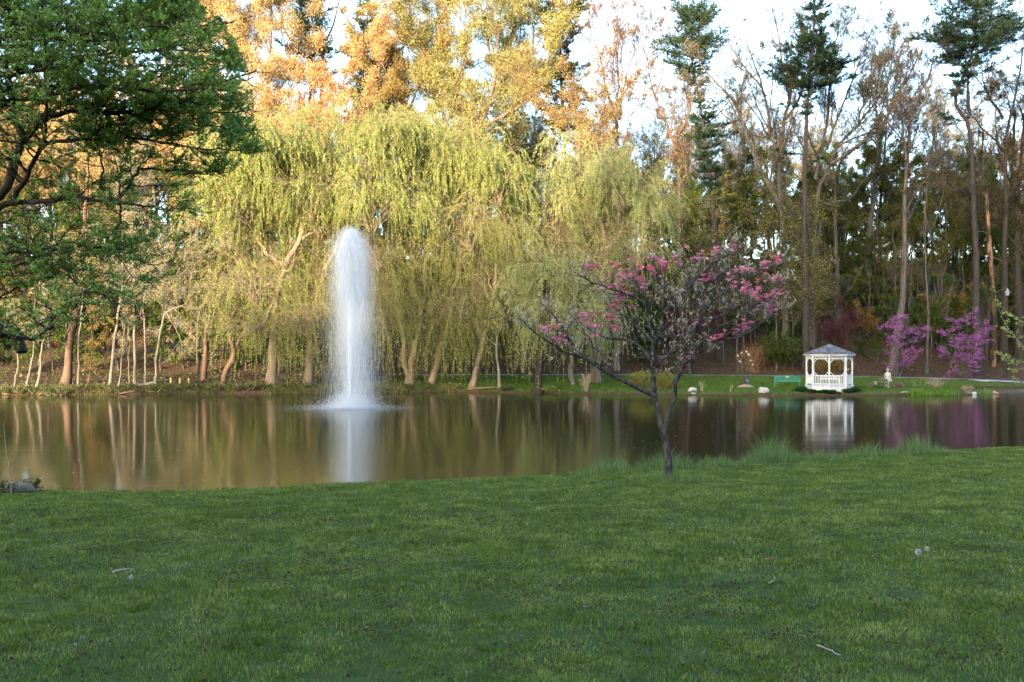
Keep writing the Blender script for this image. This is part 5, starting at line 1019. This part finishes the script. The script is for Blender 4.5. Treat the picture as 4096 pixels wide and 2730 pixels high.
# mulch mound with a small magnolia
MM = onfar(745.7, 78.0); mb = MB(); k = 28
V = [(0, 0, .26)]; 
for j in range(1, 7):
    for q in range(k):
        th = q * 2 * math.pi / k; r = j / 6; V.append((.86 * r * math.cos(th), .7 * r * math.sin(th), .26 * math.cos(r * math.pi / 2) ** 1.2 + .012 * math.sin(7 * th + j * 3) - .02 * (j == 6)))
mb.add(V[1:], [[a * k + q, a * k + (q + 1) % k, (a + 1) * k + (q + 1) % k, (a + 1) * k + q] for a in range(5) for q in range(k)])
mb.add([V[0]] + V[1:k + 1], [[0, 1 + q, 1 + (q + 1) % k] for q in range(k)])
o = mb.build("mulch_mound", solid("wood_mulch", [(.16, .09, .06), (.34, .24, .18), (.24, .13, .09)], 14, .95, .9)); o.location = Vector([float(v) for v in MM]); prop(o, "low mound of pale wood mulch round the small magnolia", "mulch mound")
rg = np.random.default_rng(61); b0 = MM + np.array((0, 0, .22)); mg = thing("magnolia_shrub", "slim many-stemmed magnolia with a few pale pink blooms on the mulch mound", "shrub", b0)
tips = [(738, 356), (742, 353), (746, 352), (749, 355), (744, 359), (751, 361), (753, 365), (740, 362), (735, 366), (756, 368), (747, 362)]
W = [np.array([b0 + rg.normal(0, .05, 3) * (1, 1, 0), b0 * .5 + at(tx, ty + 4, 78) * .5 + rg.normal(0, .05, 3), at(tx, ty, 78 + rg.normal(0, .3))]) for tx, ty in tips]
P, Rr = mainpaths(W, [(.024, .008)] * len(W), 14, rg, .012); mb = MB(); tubes(mb, P, Rr, 5)
i1, t1, S, D, r = spawn(rg, P, Rr, np.full(len(P), 7), .35, 1, R(20), R(45), 1, .3); P1, R1 = grow(rg, S, D, rg.uniform(.2, .5, len(S)), np.full(len(S), .008), np.full(len(S), .004), 5, .1, .08); tubes(mb, P1, R1, 4)
mb.build("stems", B_GREY, mg, b0); mb = MB(); A = np.repeat(P1[:, -1], 3, 0); l = rg.uniform(.05, .1, len(A)); leafquads(mb, A, rg.normal(0, .5, A.shape) + np.array((0, 0, .8)), l, l * .4, rg); mb.build("leaves", L_BUD, mg, b0)
mb = MB(); A = np.repeat(P[[0, 1, 2, 3, 5, 7, 6], -1], 14, 0); A = A + rg.normal(0, .035, A.shape); leafquads(mb, A, rg.normal(0, .5, A.shape) + np.array((0, 0, .7)), .11, .07, rg); mb.build("blossom", leafmat("pale_pink_petals", [(.62, .42, .5), (.75, .62, .68)], .3), mg, b0)
mb = MB(); bar(mb, (0, 0, -.1), (0, 0, .36), .02, .02); box(mb, (0, -.015, .40), (.22, .015, .10)); o = mb.build("plant_sign", solid("blue_sign", [(.06, .12, .26), (.09, .16, .32)], 3, .5)); o.location = Vector([float(v) for v in MM + np.array((.03, -.45, .18))]); prop(o, "small blue plant label staked in front of the magnolia", "sign")

# ---- small plants of the far shore
def bush(name, label, loc, w_, h, leaf, n=1600, ls=(.05, .1), stems=24, seed=1, lw=.5, twig=None, cat="shrub", group=None, upright=.6):
    rg = np.random.default_rng(seed); t = thing(name, label, cat, loc, group); S = rg.normal(0, .12 * w_, (stems, 3)); S[:, 2] = -.03
    a = rg.uniform(0, 6.283, stems); sp = np.sqrt(rg.random(stems)); D = np.stack([np.cos(a) * sp * w_ / 2, np.sin(a) * sp * w_ / 2, h * upright + h * (1 - upright) * (1 - sp ** 2) + .05], -1)
    L1 = np.linalg.norm(D, axis=1) * rg.uniform(.75, 1.05, stems); P1, R1 = grow(rg, S, D, L1, np.full(stems, .011), np.full(stems, .005), 7, .12, .02); mb = MB(); tubes(mb, P1, R1, 4)
    i2, t2, S2, D2, r2 = spawn(rg, P1, R1, np.full(stems, 8), .25, 1, R(20), R(60), 1, .15); P2, R2 = grow(rg, S2, D2, rg.uniform(.12, .34, len(S2)) * h, np.full(len(S2), .006), np.full(len(S2), .003), 4, .15, .04); tubes(mb, P2, R2, 3); mb.build("stems", twig or B_TWIG, t)
    if n:
        mb = MB(); A, Dd = along(rg, P2, max(1, n // len(P2)), .1, 1); l = rg.uniform(*ls, len(A)); leafquads(mb, A + rg.normal(0, .02, A.shape), Dd + rg.normal(0, .6, A.shape), l, l * lw, rg); mb.build("leaves", leaf, t)
    return t
L_LIME = leafmat("forsythia_leaves", [(.15, .18, .03), (.22, .24, .045), (.28, .28, .07)])
bush("forsythia_bush", "rounded yellow-green bush left of the dogwood trunk on the far shore", onfar(641, 76.5), 2.0, 1.35, L_LIME, 7000, (.05, .1), 70, 3)
bush("forsythia_bush", "rounded yellow-green bush seen between the dogwood's two stems", onfar(663, 76.3), 1.9, 1.35, L_LIME, 7000, (.05, .1), 70, 4)
L_HOSTA = leafmat("dark_clump_leaves", [(.02, .05, .018), (.035, .08, .03), (.06, .11, .045)])
for k, (px, Y, w_, h, lab) in enumerate([(801, 73.9, 1.1, .42, "wide dark green clump at the left foot of the gazebo"), (812.5, 73.3, .6, .34, "small dark green clump by the gazebo's front left post"), (820, 73.05, .36, .28, "tiny dark green tuft in front of the gazebo skirt, left of centre"),
        (825.5, 72.95, .62, .34, "dark green clump just left of the gazebo's front post"), (832.5, 72.95, .62, .36, "dark green clump just right of the gazebo's front post"), (839, 73.0, .26, .2, "tiniest dark green tuft in front of the gazebo skirt, right of centre"), (847, 73.35, .75, .36, "dark green clump by the gazebo's front right post"), (854.5, 73.8, .9, .4, "rounded dark green clump at the right foot of the gazebo")]):
    rg = np.random.default_rng(200 + k); n = int(900 * w_); L0 = onfar(px, Y); a = rg.uniform(0, 6.283, n); r = np.abs(rg.normal(0, .14, n)) * w_; mb = MB()
    A = np.stack([np.cos(a) * r, np.sin(a) * r * .7, np.zeros(n)], -1); Dd = np.stack([np.cos(a) * (.25 + r / w_ * 2.6), np.sin(a) * (.25 + r / w_ * 2.6), rg.uniform(.5, 1.3, n)], -1); l = rg.uniform(.6, 1.1, n) * h
    leafquads(mb, A, Dd, l, l * .16, rg, 0, .05); o = mb.build("leafy_clump", L_HOSTA); o.location = Vector([float(v) for v in L0]); prop(o, lab, "plant", "dark green clumps round the gazebo")
L_IRIS = leafmat("iris_blades", [(.08, .17, .025), (.14, .24, .04), (.22, .32, .08)])
for k, (px, Y, w_, n, h, lab) in enumerate([(917, 72.9, 1.5, 260, .62, "widest clump of upright iris blades on the waterline right of the statue"), (929, 73.0, .9, 60, .4, "sparse short iris blades between the two bigger iris clumps"), (945.5, 73.1, 1.6, 170, .55, "bright iris clump near the tip of the far lawn"), (976, 75.2, .8, 70, .62, "iris blades standing behind the whitish stone"), (987, 75.4, .62, 70, .58, "lone iris clump in the water between the two stones")]):
    rg = np.random.default_rng(300 + k); mb = MB(); x = rg.normal(0, .27 * w_, n); y = rg.normal(0, .12, n); X0 = gx(px, Y); z0 = max(gz(X0, Y), -.02)
    P = np.stack([x, y, np.full(n, -.05)], -1); D = np.stack([rg.normal(0, .14, n), rg.normal(0, .14, n), np.ones(n)], -1); P1, _ = grow(rg, P, D, rg.uniform(.55, 1.1, n) * h, np.ones(n), np.ones(n), 5, .05, -.02)
    wd = np.array([.012, .014, .012, .008, .001])[None, :, None]; a = rg.uniform(0, 3.14, n); S = np.stack([np.cos(a), np.sin(a), np.zeros(n)], -1)[:, None, :]
    V = np.stack([P1 - S * wd, P1 + S * wd], 2).reshape(-1, 3); o_ = (np.arange(n) * 10)[:, None, None] + (np.arange(4) * 2)[None, :, None]; mb.add(V, (o_ + np.array([0, 1, 3, 2])[None, None, :]).reshape(-1, 4), 0, False)
    o = mb.build("iris_clump", L_IRIS); o.location = (X0, Y, z0); prop(o, lab, "plant", "iris clumps on the far waterline")
B_DRY = solid("dry_stalk", [(.30, .22, .15), (.46, .36, .26)], 3)
L_MAUVE = leafmat("mauve_dry_leaves", [(.16, .11, .11), (.24, .17, .17), (.2, .15, .11)])
bush("heather_shrub", "low rounded mauve-brown shrub right beside the statue", onfar(898, 76.6), 1.25, .48, L_MAUVE, 3600, (.03, .06), 60, 11, .3, cat="shrub")
bush("dry_shrub", "upright brownish dry shrub on the far shore, right of the leggy one", onfar(935, 78), 1.3, .6, L_MAUVE, 1200, (.03, .06), 50, 12, .3, B_DRY, upright=.9)
bush("leggy_shrub", "leggy pale-twigged shrub behind the iris clumps", onfar(918, 78), 1.7, .8, L_BUD, 220, (.04, .07), 9, 13, .6, B_PALE)
bush("mauve_shrub", "small greyish mauve shrub at the foot of the short wooden post", onfar(872.5, 76.2), .9, .42, L_MAUVE, 1800, (.03, .06), 40, 14, .3)
bush("white_flower_bush", "small green bush speckled with white flowers at the statue's left", onfar(883.3, 76.5), .62, .85, leafmat("white_green", [(.08, .15, .03), (.16, .24, .06), (.75, .75, .7)], .3, [0, .72, .8]), 1500, (.05, .09), 26, 15, .7)
bush("low_green_plant", "low spreading green plant left of the statue", onfar(878, 75.6), 1.2, .2, leafmat("low_green", [(.05, .1, .025), (.09, .16, .04)]), 1800, (.05, .09), 40, 16, .5, upright=.3)
bush("yellow_twig_plant", "thin arching yellow-green stems behind the short wooden post", onfar(879, 77.4), .7, .62, L_BUD, 60, (.04, .07), 5, 17, .6)
bush("grass_tussock", "tussock of dry straw-coloured grass behind the whitish stone", onfar(968, 74.0), .7, .55, L_MAUVE, 60, (.03, .06), 60, 18, .3, B_DRY, "plant", None, .9)
bush("dry_stalks", "tall straw-coloured stalks on the shore right of the small willow", onfar(586, 76.2), .9, 1.35, None, 0, (.1, .1), 22, 19, .3, B_DRY, "plant", None, .95)
bush("dry_stalks", "pale upright stalks beside the boulder behind the dogwood", onfar(702, 74.8), .55, .78, None, 0, (.1, .1), 8, 20, .3, B_DRY, "plant", None, .95)
bush("dry_stalks", "two-pronged bare stalk on the dark soil left of the mulch mound", onfar(730, 74.3), .4, .62, None, 0, (.1, .1), 4, 21, .3, B_DRY, "plant", None, .9)
bush("evergreen_shrub", "broad dark green shrub behind the path left of the gazebo", onfar(782, 98.5), 4.6, 3.6, L_GREEN, 11000, (.1, .2), 70, 22, .6)
bush("russet_bush", "yellow and russet leafy bush seen through the gazebo's front openings", onfar(831, 96.9), 4.2, 1.7, leafmat("russet", [(.1, .1, .02), (.18, .14, .03), (.26, .12, .03)]), 3600, (.07, .13), 50, 23, .7)
bush("orange_twig_bush", "bare orange-brown twiggy bush on the slope above the magnolia", onfar(752, 97.5), 3.0, 2.8, L_RUST, 300, (.06, .1), 40, 24, .5, solid("orange_twig", [(.2, .11, .04), (.3, .17, .07)], 3), upright=.8)
bush("ivy_plant", "leafy light green plant at the foot of the small willow", onfar(549, 76.9), 1.5, .36, leafmat("ivy", [(.16, .22, .05), (.26, .32, .09)]), 1100, (.07, .13), 30, 25, .8, upright=.4)
for k, (px, Y, w_, h) in enumerate([(20, 73.8, 2, .5), (60, 74, 2.2, .6), (95, 74.8, 2, .45), (150, 75.2, 2.2, .5), (172, 76, 1.2, .5), (196, 76.5, 1.6, .5), (238, 76.6, 2, .6), (262, 77.4, 1.5, .5), (285, 77, 2.2, .55), (318, 77.6, 1.8, .5), (398, 79, 1.8, .45), (425, 80.5, 1.4, .4), (455, 80.4, 1.6, .4), (505, 78.2, 1.4, .4), (5, 73.6, 2, .6), (40, 73.8, 1.8, .5), (80, 74.3, 1.8, .55), (112, 75, 2, .5), (133, 75.3, 1.6, .5), (186, 76.2, 1.4, .45), (215, 76.6, 1.6, .5), (250, 77, 1.8, .5), (300, 77.2, 1.6, .5), (340, 78.2, 1.8, .5), (372, 79, 1.6, .5)]):
    bush("bank_weed", "leafy green weed clump on the rough left shore", onfar(px, Y), w_, h, leafmat("bank_weed_leaves", [(.05, .08, .02), (.09, .13, .03), (.16, .13, .06)]) if k == 0 else bpy.data.materials["bank_weed_leaves"], 1300, (.06, .13), 30, 400 + k, .5, B_DRY, "plant", "weeds on the rough left shore")
# short post, lamp, path light
mb = MB(); box(mb, (0, 0, .22), (.15, .15, .62), taper=.96); o = mb.build("wooden_post", solid("grey_wood", [(.28, .25, .24), (.42, .39, .38)], 6, .9, .3, (1, 1, .2))); o.location = Vector([float(v) for v in onfar(875.4, 77.0)]); prop(o, "short grey wooden post standing left of the statue", "post")
L0 = onfar(1007.5, 96); lamp = thing("park_lamp", "park lamp with a pale cap on a tall dark pole near the right edge", "lamp", L0); hz = ZC - (296 - HZ) * 96 / F - L0[2]
mb = MB(); tubes(mb, np.array([[(0, 0, -.1), (0, 0, hz * .5), (0, 0, hz)]]), np.array([[.09, .07, .05]]), 8); mb.build("pole", B_DARK, lamp)
def lathe(mb, prof, k=14, c=(0, 0, 0)):
    V = [(r * math.cos(q * 6.28318 / k) + c[0], r * math.sin(q * 6.28318 / k) + c[1], z + c[2]) for r, z in prof for q in range(k)]
    mb.add(V, [[a * k + q, a * k + (q + 1) % k, (a + 1) * k + (q + 1) % k, (a + 1) * k + q] for a in range(len(prof) - 1) for q in range(k)])
mb = MB(); lathe(mb, [(.02, .0), (.16, .02), (.21, .26), (.2, .30)], c=(0, 0, hz)); mb.build("lamp_glass", solid("lamp_glass", [(.16, .2, .27), (.22, .27, .33)], 2, .2), lamp)
mb = MB(); lathe(mb, [(.26, .305), (.24, .36), (.12, .52), (.10, .62), (.03, .76), (.002, .78)], c=(0, 0, hz)); mb.build("cap", solid("pale_metal", [(.14, .155, .18), (.2, .22, .25)], 2, .4), lamp)
L0 = onfar(848, 93.6); pl_ = thing("path_light", "little white-capped bollard light beside the path, seen through the gazebo's right bay", "light", L0); mb = MB(); lathe(mb, [(.05, -.05), (.05, .62)]); mb.build("pole", B_GREY, pl_); mb = MB(); lathe(mb, [(.02, .62), (.12, .64), (.12, .70), (.01, .74)]); mb.build("cap", M_WHITE, pl_)
# shore debris
rg = np.random.default_rng(71)
for k, (a, b, r, lab) in enumerate([((203, 77.2), (222, 76.6), .06, "thin stick lying along the waterline below the low bench"), ((236, 76.2), (252, 76.5), .12, "short dark log end poking into the water below the forked tree"), ((468, 79.4), (505, 78.6), .07, "long dead branch on the muddy shore left of the small willow"), ((120, 74.6), (150, 75.4), .08, "dead branch lying on the bank below the birch clump")]):
    p0, p1 = onfar(*a), onfar(*b); p0[2] = max(p0[2], 0); p1[2] = max(p1[2], 0); mb = MB(); P = smoothpath(np.array([p0 + (0, 0, .08), (p0 + p1) / 2 + (0, .1, .16), p1 + (0, 0, .1)]), 14, rg, .02)[None]
    tubes(mb, P, np.linspace(r, r * .5, 14)[None], 7, cap=True); P1, R1 = grow(rg, P[0][[4, 7, 10]], rg.normal(0, 1, (3, 3)) * (1, .5, .4) + np.array((0, 0, .5)), np.array([.5, .7, .4]), np.full(3, r * .4), np.full(3, .01), 6, .15); tubes(mb, P1, R1, 5)
    prop(mb.build("dead_branch", B_TWIG if k != 1 else B_DARK), lab, "branch")

# ------------------------------------------------------------------ stuff on the far side
def scatter(name, m, n, xr, yr, zl, ls, lw, rg, keep=None, flat=1.0, mi=0):
    x = rg.uniform(*xr, n); y = rg.uniform(*yr, n); 
    if keep is not None: k = keep(x, y); x, y = x[k], y[k]
    n = len(x); z = far_z(x, y) + rg.uniform(zl[0], zl[1], n); l = rg.uniform(ls[0], ls[1], n); mb = MB()
    leafquads(mb, np.stack([x, y, z], -1), np.stack([rg.normal(0, 1, n), rg.normal(0, 1, n), rg.normal(.1, .35, n) * flat], -1), l, l * lw, rg, 0, .1, np.stack([rg.normal(0, .5, n), rg.normal(0, .5, n), np.ones(n)], -1))
    return prop(mb.build(name, m), kind="stuff")
rg = np.random.default_rng(81)
scatter("leaf_litter", leafmat("dead_leaves", [(.08, .05, .033), (.15, .10, .068), (.24, .17, .125), (.05, .035, .025)], .1), 60000, (-62, 66), (73, 128), (.0, .06), (.10, .22), .7, rg,
        lambda x, y: ((y > path_y(x) + 1.5) | ((x < -8) & (y > far_shore(x) + .6) & (y < path_y(x) - 1.3))) & (rg.random(len(x)) < np.interp(y, [75, 100, 128], [1, .9, .45])))
scatter("undergrowth", leafmat("undergrowth_leaves", [(.03, .055, .012), (.06, .09, .02), (.10, .12, .035)], .3), 60000, (-62, 66), (74, 150), (.0, .5), (.10, .26), .6, rg,
        lambda x, y: ((y > path_y(x) + 2.5) | ((x < -8) & (y > far_shore(x) + .8) & (y < path_y(x) - 1.3))) & (wob(x, y, .35, 7) > np.where(x < -6, -.45, -.05)))
n = 150000; x = rg.uniform(-12, 50, n); y = 70 + 26 * rg.random(n); ok = (y > far_shore(x) + .38 + .3 * wob(x, x * .2, 1.3, 2)) & (y < path_y(x) - 1.7); x, y = x[ok], y[ok]
mb = MB(); blades(mb, x, y, far_z(x, y) - .01, rg.uniform(.06, .16, len(x)), rg.uniform(.02, .035, len(x)), rg, .5)
prop(mb.build("far_grass", leafmat("far_grass_blades", [(.045, .09, .016), (.08, .135, .026), (.13, .18, .04)], .35, vary=.35)), kind="stuff")
# muddy lip of the shore: sticks, stones, rootlets
scatter("shore_debris", leafmat("mud_debris", [(.02, .016, .012), (.05, .038, .028), (.14, .11, .085)], .1), 26000, (-48, 44), (70, 92), (.0, .1), (.08, .3), .25, rg, lambda x, y: (y > far_shore(x) + .1) & (y < far_shore(x) + np.where(x < -6, 1.0, .5)))

# ------------------------------------------------------------------ fountain
def water_white(name, tr):
    m, n, o = mat(name); d = n.nodes.new("ShaderNodeBsdfDiffuse"); d.inputs[0].default_value = (.74, .79, .84, 1); t = n.nodes.new("ShaderNodeBsdfTranslucent"); t.inputs[0].default_value = (.74, .79, .84, 1)
    x = n.nodes.new("ShaderNodeMixShader"); x.inputs[0].default_value = .5; n.links.new(d.outputs[0], x.inputs[1]); n.links.new(t.outputs[0], x.inputs[2])
    tp = n.nodes.new("ShaderNodeBsdfTransparent"); y = n.nodes.new("ShaderNodeMixShader"); y.inputs[0].default_value = tr; n.links.new(x.outputs[0], y.inputs[1]); n.links.new(tp.outputs[0], y.inputs[2]); n.links.new(y.outputs[0], o.inputs[0]); return m
rg = np.random.default_rng(91); ft = thing("fountain", "tall white water jet of the floating fountain in the middle of the pond", "fountain", (FX, FYY, 0))
g = 9.81
def drops(n, hmin, hmax, sig, bias, t0=0, t1=1.0):
    hh = hmin + (hmax - hmin) * rg.random(n) ** .55; v = np.sqrt(2 * g * hh); T = 2 * v / g; t = T * rg.uniform(t0, t1, n); vx = rg.normal(0, sig, n) + bias * t / T; vy = rg.normal(0, sig, n)
    return np.stack([vx * t, vy * t, v * t - g * t * t / 2], -1), np.stack([vx, vy, v - g * t], -1)
mb = MB()
for n, a, b, sg, bi, t0, t1, L_, W_ in [(20000, 8.0, 9.9, .10, .08, .0, .62, (.4, .9), .006), (46000, 7.2, 9.8, .22, .14, .18, 1, (.4, 1.1), .004), (46000, 6.0, 9.6, .31, .10, .35, 1, (.4, 1.0), .0032)]:
    p, v = drops(n, a, b, sg, bi, t0, t1); l = rg.uniform(*L_, n); leafquads(mb, p, v + rg.normal(0, .2, v.shape), l, W_, rg)
mb.build("spray", water_white("spray_drops", .4), ft)
mb = MB(); zz = np.linspace(.02, 7.6, 22); lathe_p = [(.075 + .016 * z + .006 * z * z * .25, z) for z in zz]; lathe(mb, lathe_p, 18); mb.v[-1][:, 0] += .02 * mb.v[-1][:, 2]; mb.build("jet", water_white("jet_water", .12), ft)
mb = MB(); lathe(mb, [(.02, .06), (.12, .06), (.14, .0), (.14, -.3)], 14); mb.build("nozzle", solid("dark_metal", [(.02, .02, .02), (.05, .05, .05)], 4), ft)
mb = MB(); n = 9000; r = np.abs(rg.normal(0, 1.6, n)) + .15; a = rg.uniform(0, 6.283, n); l = rg.uniform(.03, .11, n)
leafquads(mb, np.stack([r * np.cos(a) * 1.25, r * np.sin(a), .012 + .09 * rg.random(n) ** 3], -1), np.stack([np.cos(a + 1.57), np.sin(a + 1.57), np.zeros(n)], -1), l, l * .35, rg, 0, 0, np.array((0, 0, 1.0)) + rg.normal(0, .15, (n, 3)))
n = 9000; r = np.abs(rg.normal(0, .95, n)); a = rg.uniform(0, 6.283, n); leafquads(mb, np.stack([r * np.cos(a), r * np.sin(a), np.abs(rg.normal(0, .55, n)) * np.exp(-r * .4)], -1), rg.normal(0, .4, (n, 3)) + np.array((0, 0, 1.0)), .09, .016, rg)
mb.build("foam", water_white("foam_flecks", .3), ft)
# petals and pollen floating on the water
n = 1500; x = rg.uniform(-34, 34, n); y = rg.uniform(24, 66, n); keep = rg.random(n) < np.clip(.5 + .6 * wob(x, y, .25, 3), .1, 1); x, y = x[keep], y[keep]; n = len(x); mb = MB()
l = rg.uniform(.03, .09, n); leafquads(mb, np.stack([x, y, np.full(n, .012)], -1), np.stack([rg.normal(0, 1, n), rg.normal(0, 1, n), np.zeros(n)], -1), l, l * .7, rg, 0, 0, np.tile(np.array((0, 0, 1.0)), (n, 1)))
prop(mb.build("floating_petals", leafmat("pale_petals", [(.45, .4, .3), (.6, .58, .5)], .1)), kind="stuff")

# ------------------------------------------------------------------ small things on the near lawn
for px, py, r, hh, lab in [(918, 552, .029, .10, "bigger round dandelion clock on the lawn at the right"), (927, 548.5, .022, .10, "smaller half-blown dandelion clock beside the bigger one"), (131, 577, .020, .07, "lone dandelion clock on the lawn at the left near the white stick")]:
    Y = 8.0
    for _ in range(30): Y = (ZC - lz(gx(px, Y), Y) - hh) * F / (py - HZ)
    p = onlawn(px, Y); t = thing("dandelion_clock", lab, "dandelion", p, "dandelion clocks on the lawn"); mb = MB(); tubes(mb, np.array([[(0, 0, -.02), (.004, 0, hh * .5), (0, 0, hh)]]), np.full((1, 3), .0022), 5); mb.build("stem", solid("dandelion_stem", [(.12, .14, .07), (.2, .2, .1)], 5), t)
    rg = np.random.default_rng(int(px)); n = 500; d = nrm(rg.normal(size=(n, 3))); mb = MB(); leafquads(mb, d * r * .35 + np.array((0, 0, hh)), d + rg.normal(0, .25, d.shape), r * .75, r * .14, rg); mb.build("seed_head", leafmat("white_fluff", [(.45, .47, .48), (.58, .59, .6)], .4), t)
def stick(label, a, b, r, m, seed, lift=.03):
    q = []
    for px, py in (a, b):
        Y = 8.0
        for _ in range(30): Y = (ZC - lz(gx(px, Y), Y) - lift) * F / (py - HZ)
        q.append(onlawn(px, Y) + np.array((0, 0, lift)))
    rg = np.random.default_rng(seed); mb = MB(); tubes(mb, smoothpath(np.array([q[0], (q[0] + q[1]) / 2 + (0, 0, .008), q[1]]), 12, rg, .004)[None], np.linspace(r, r * .6, 12)[None], 7, cap=True); return prop(mb.build("fallen_stick", m), label, "stick")
M_BONE = solid("bleached_wood", [(.2, .18, .15), (.36, .34, .3)], 8, .9, .3)
stick("bleached white stick lying on the lawn at the left", (113, 572), (134, 569), .010, M_BONE, 1, .045)
stick("long thin straw-coloured stem on the lawn, lower right", (817, 645), (840, 655), .0045, M_BONE, 2, .045)
stick("short forked grey twig by the brown leaf on the lawn", (769, 583), (775, 577), .005, M_BONE, 3, .04)
Y = 9.6; p = onlawn(769, Y); rg = np.random.default_rng(5); mb = MB(); leafquads(mb, np.array([(-.05, 0, .03), (.0, .01, .035), (-.02, -.02, .03)]), np.array([(1, .2, .1), (1, -.3, .2), (.5, 1, .1)]), np.array([.09, .07, .06]), np.array([.05, .045, .04]), rg, 0, .15, np.array((0, 0, 1.0)))
o = mb.build("dead_leaf", leafmat("brown_leaf", [(.22, .11, .07), (.3, .17, .11)], .2)); o.location = Vector([float(v) for v in p]); prop(o, "curled brown dead leaf lying in the grass beside the grey twig", "leaf")
mb = MB(); rg = np.random.default_rng(6); b0 = onlawn(11, 19.0); W = [np.array([b0, at(8, 468, 19), at(5, 440, 19.1), at(4, 421, 19.1)]), np.array([at(10, 478, 19), at(13, 462, 18.9), at(19, 449, 18.9)])]
P, Rr = mainpaths(W, [(.014, .004), (.008, .003)], 16, rg, .006); tubes(mb, P, Rr, 5); prop(mb.build("bare_sapling", B_PALE), "bare whitish sapling switch growing by the mossy stone at the left edge", "sapling")

rg = np.random.default_rng(66)
for px, Y, w_, h, lab in [(4, 19.2, .5, .2, "dark leafy weed in front of the mossy stone at the left edge"), (31, 19.7, .4, .22, "dark leafy weed at the right end of the mossy stone")]:
    bush("bank_weed", lab, onlawn(px, Y), w_, h, leafmat("dark_weed_leaves", [(.03, .06, .02), (.06, .1, .03)]), 500, (.03, .06), 18, int(px) + 700, .5, B_TWIG, "plant")

rg = np.random.default_rng(67); n = 60000; x = rg.uniform(-50, -5, n); d = np.abs(rg.normal(0, 2.2, n)) + .15; y = far_shore(x) + d; ok = (wob(x, y, .8, 3) > -.35) & (y < path_y(x) - 1.4); x, y = x[ok], y[ok]
mb = MB(); blades(mb, x, y, far_z(x, y) - .01, rg.uniform(.08, .34, len(x)) * (.5 + .5 * rg.random(len(x))), rg.uniform(.02, .04, len(x)), rg, .7)
prop(mb.build("bank_grass", leafmat("bank_grass_blades", [(.04, .07, .016), (.08, .12, .028), (.16, .15, .06), (.26, .2, .12)], .3, [0, .45, .75, 1.0], vary=.4)), kind="stuff")
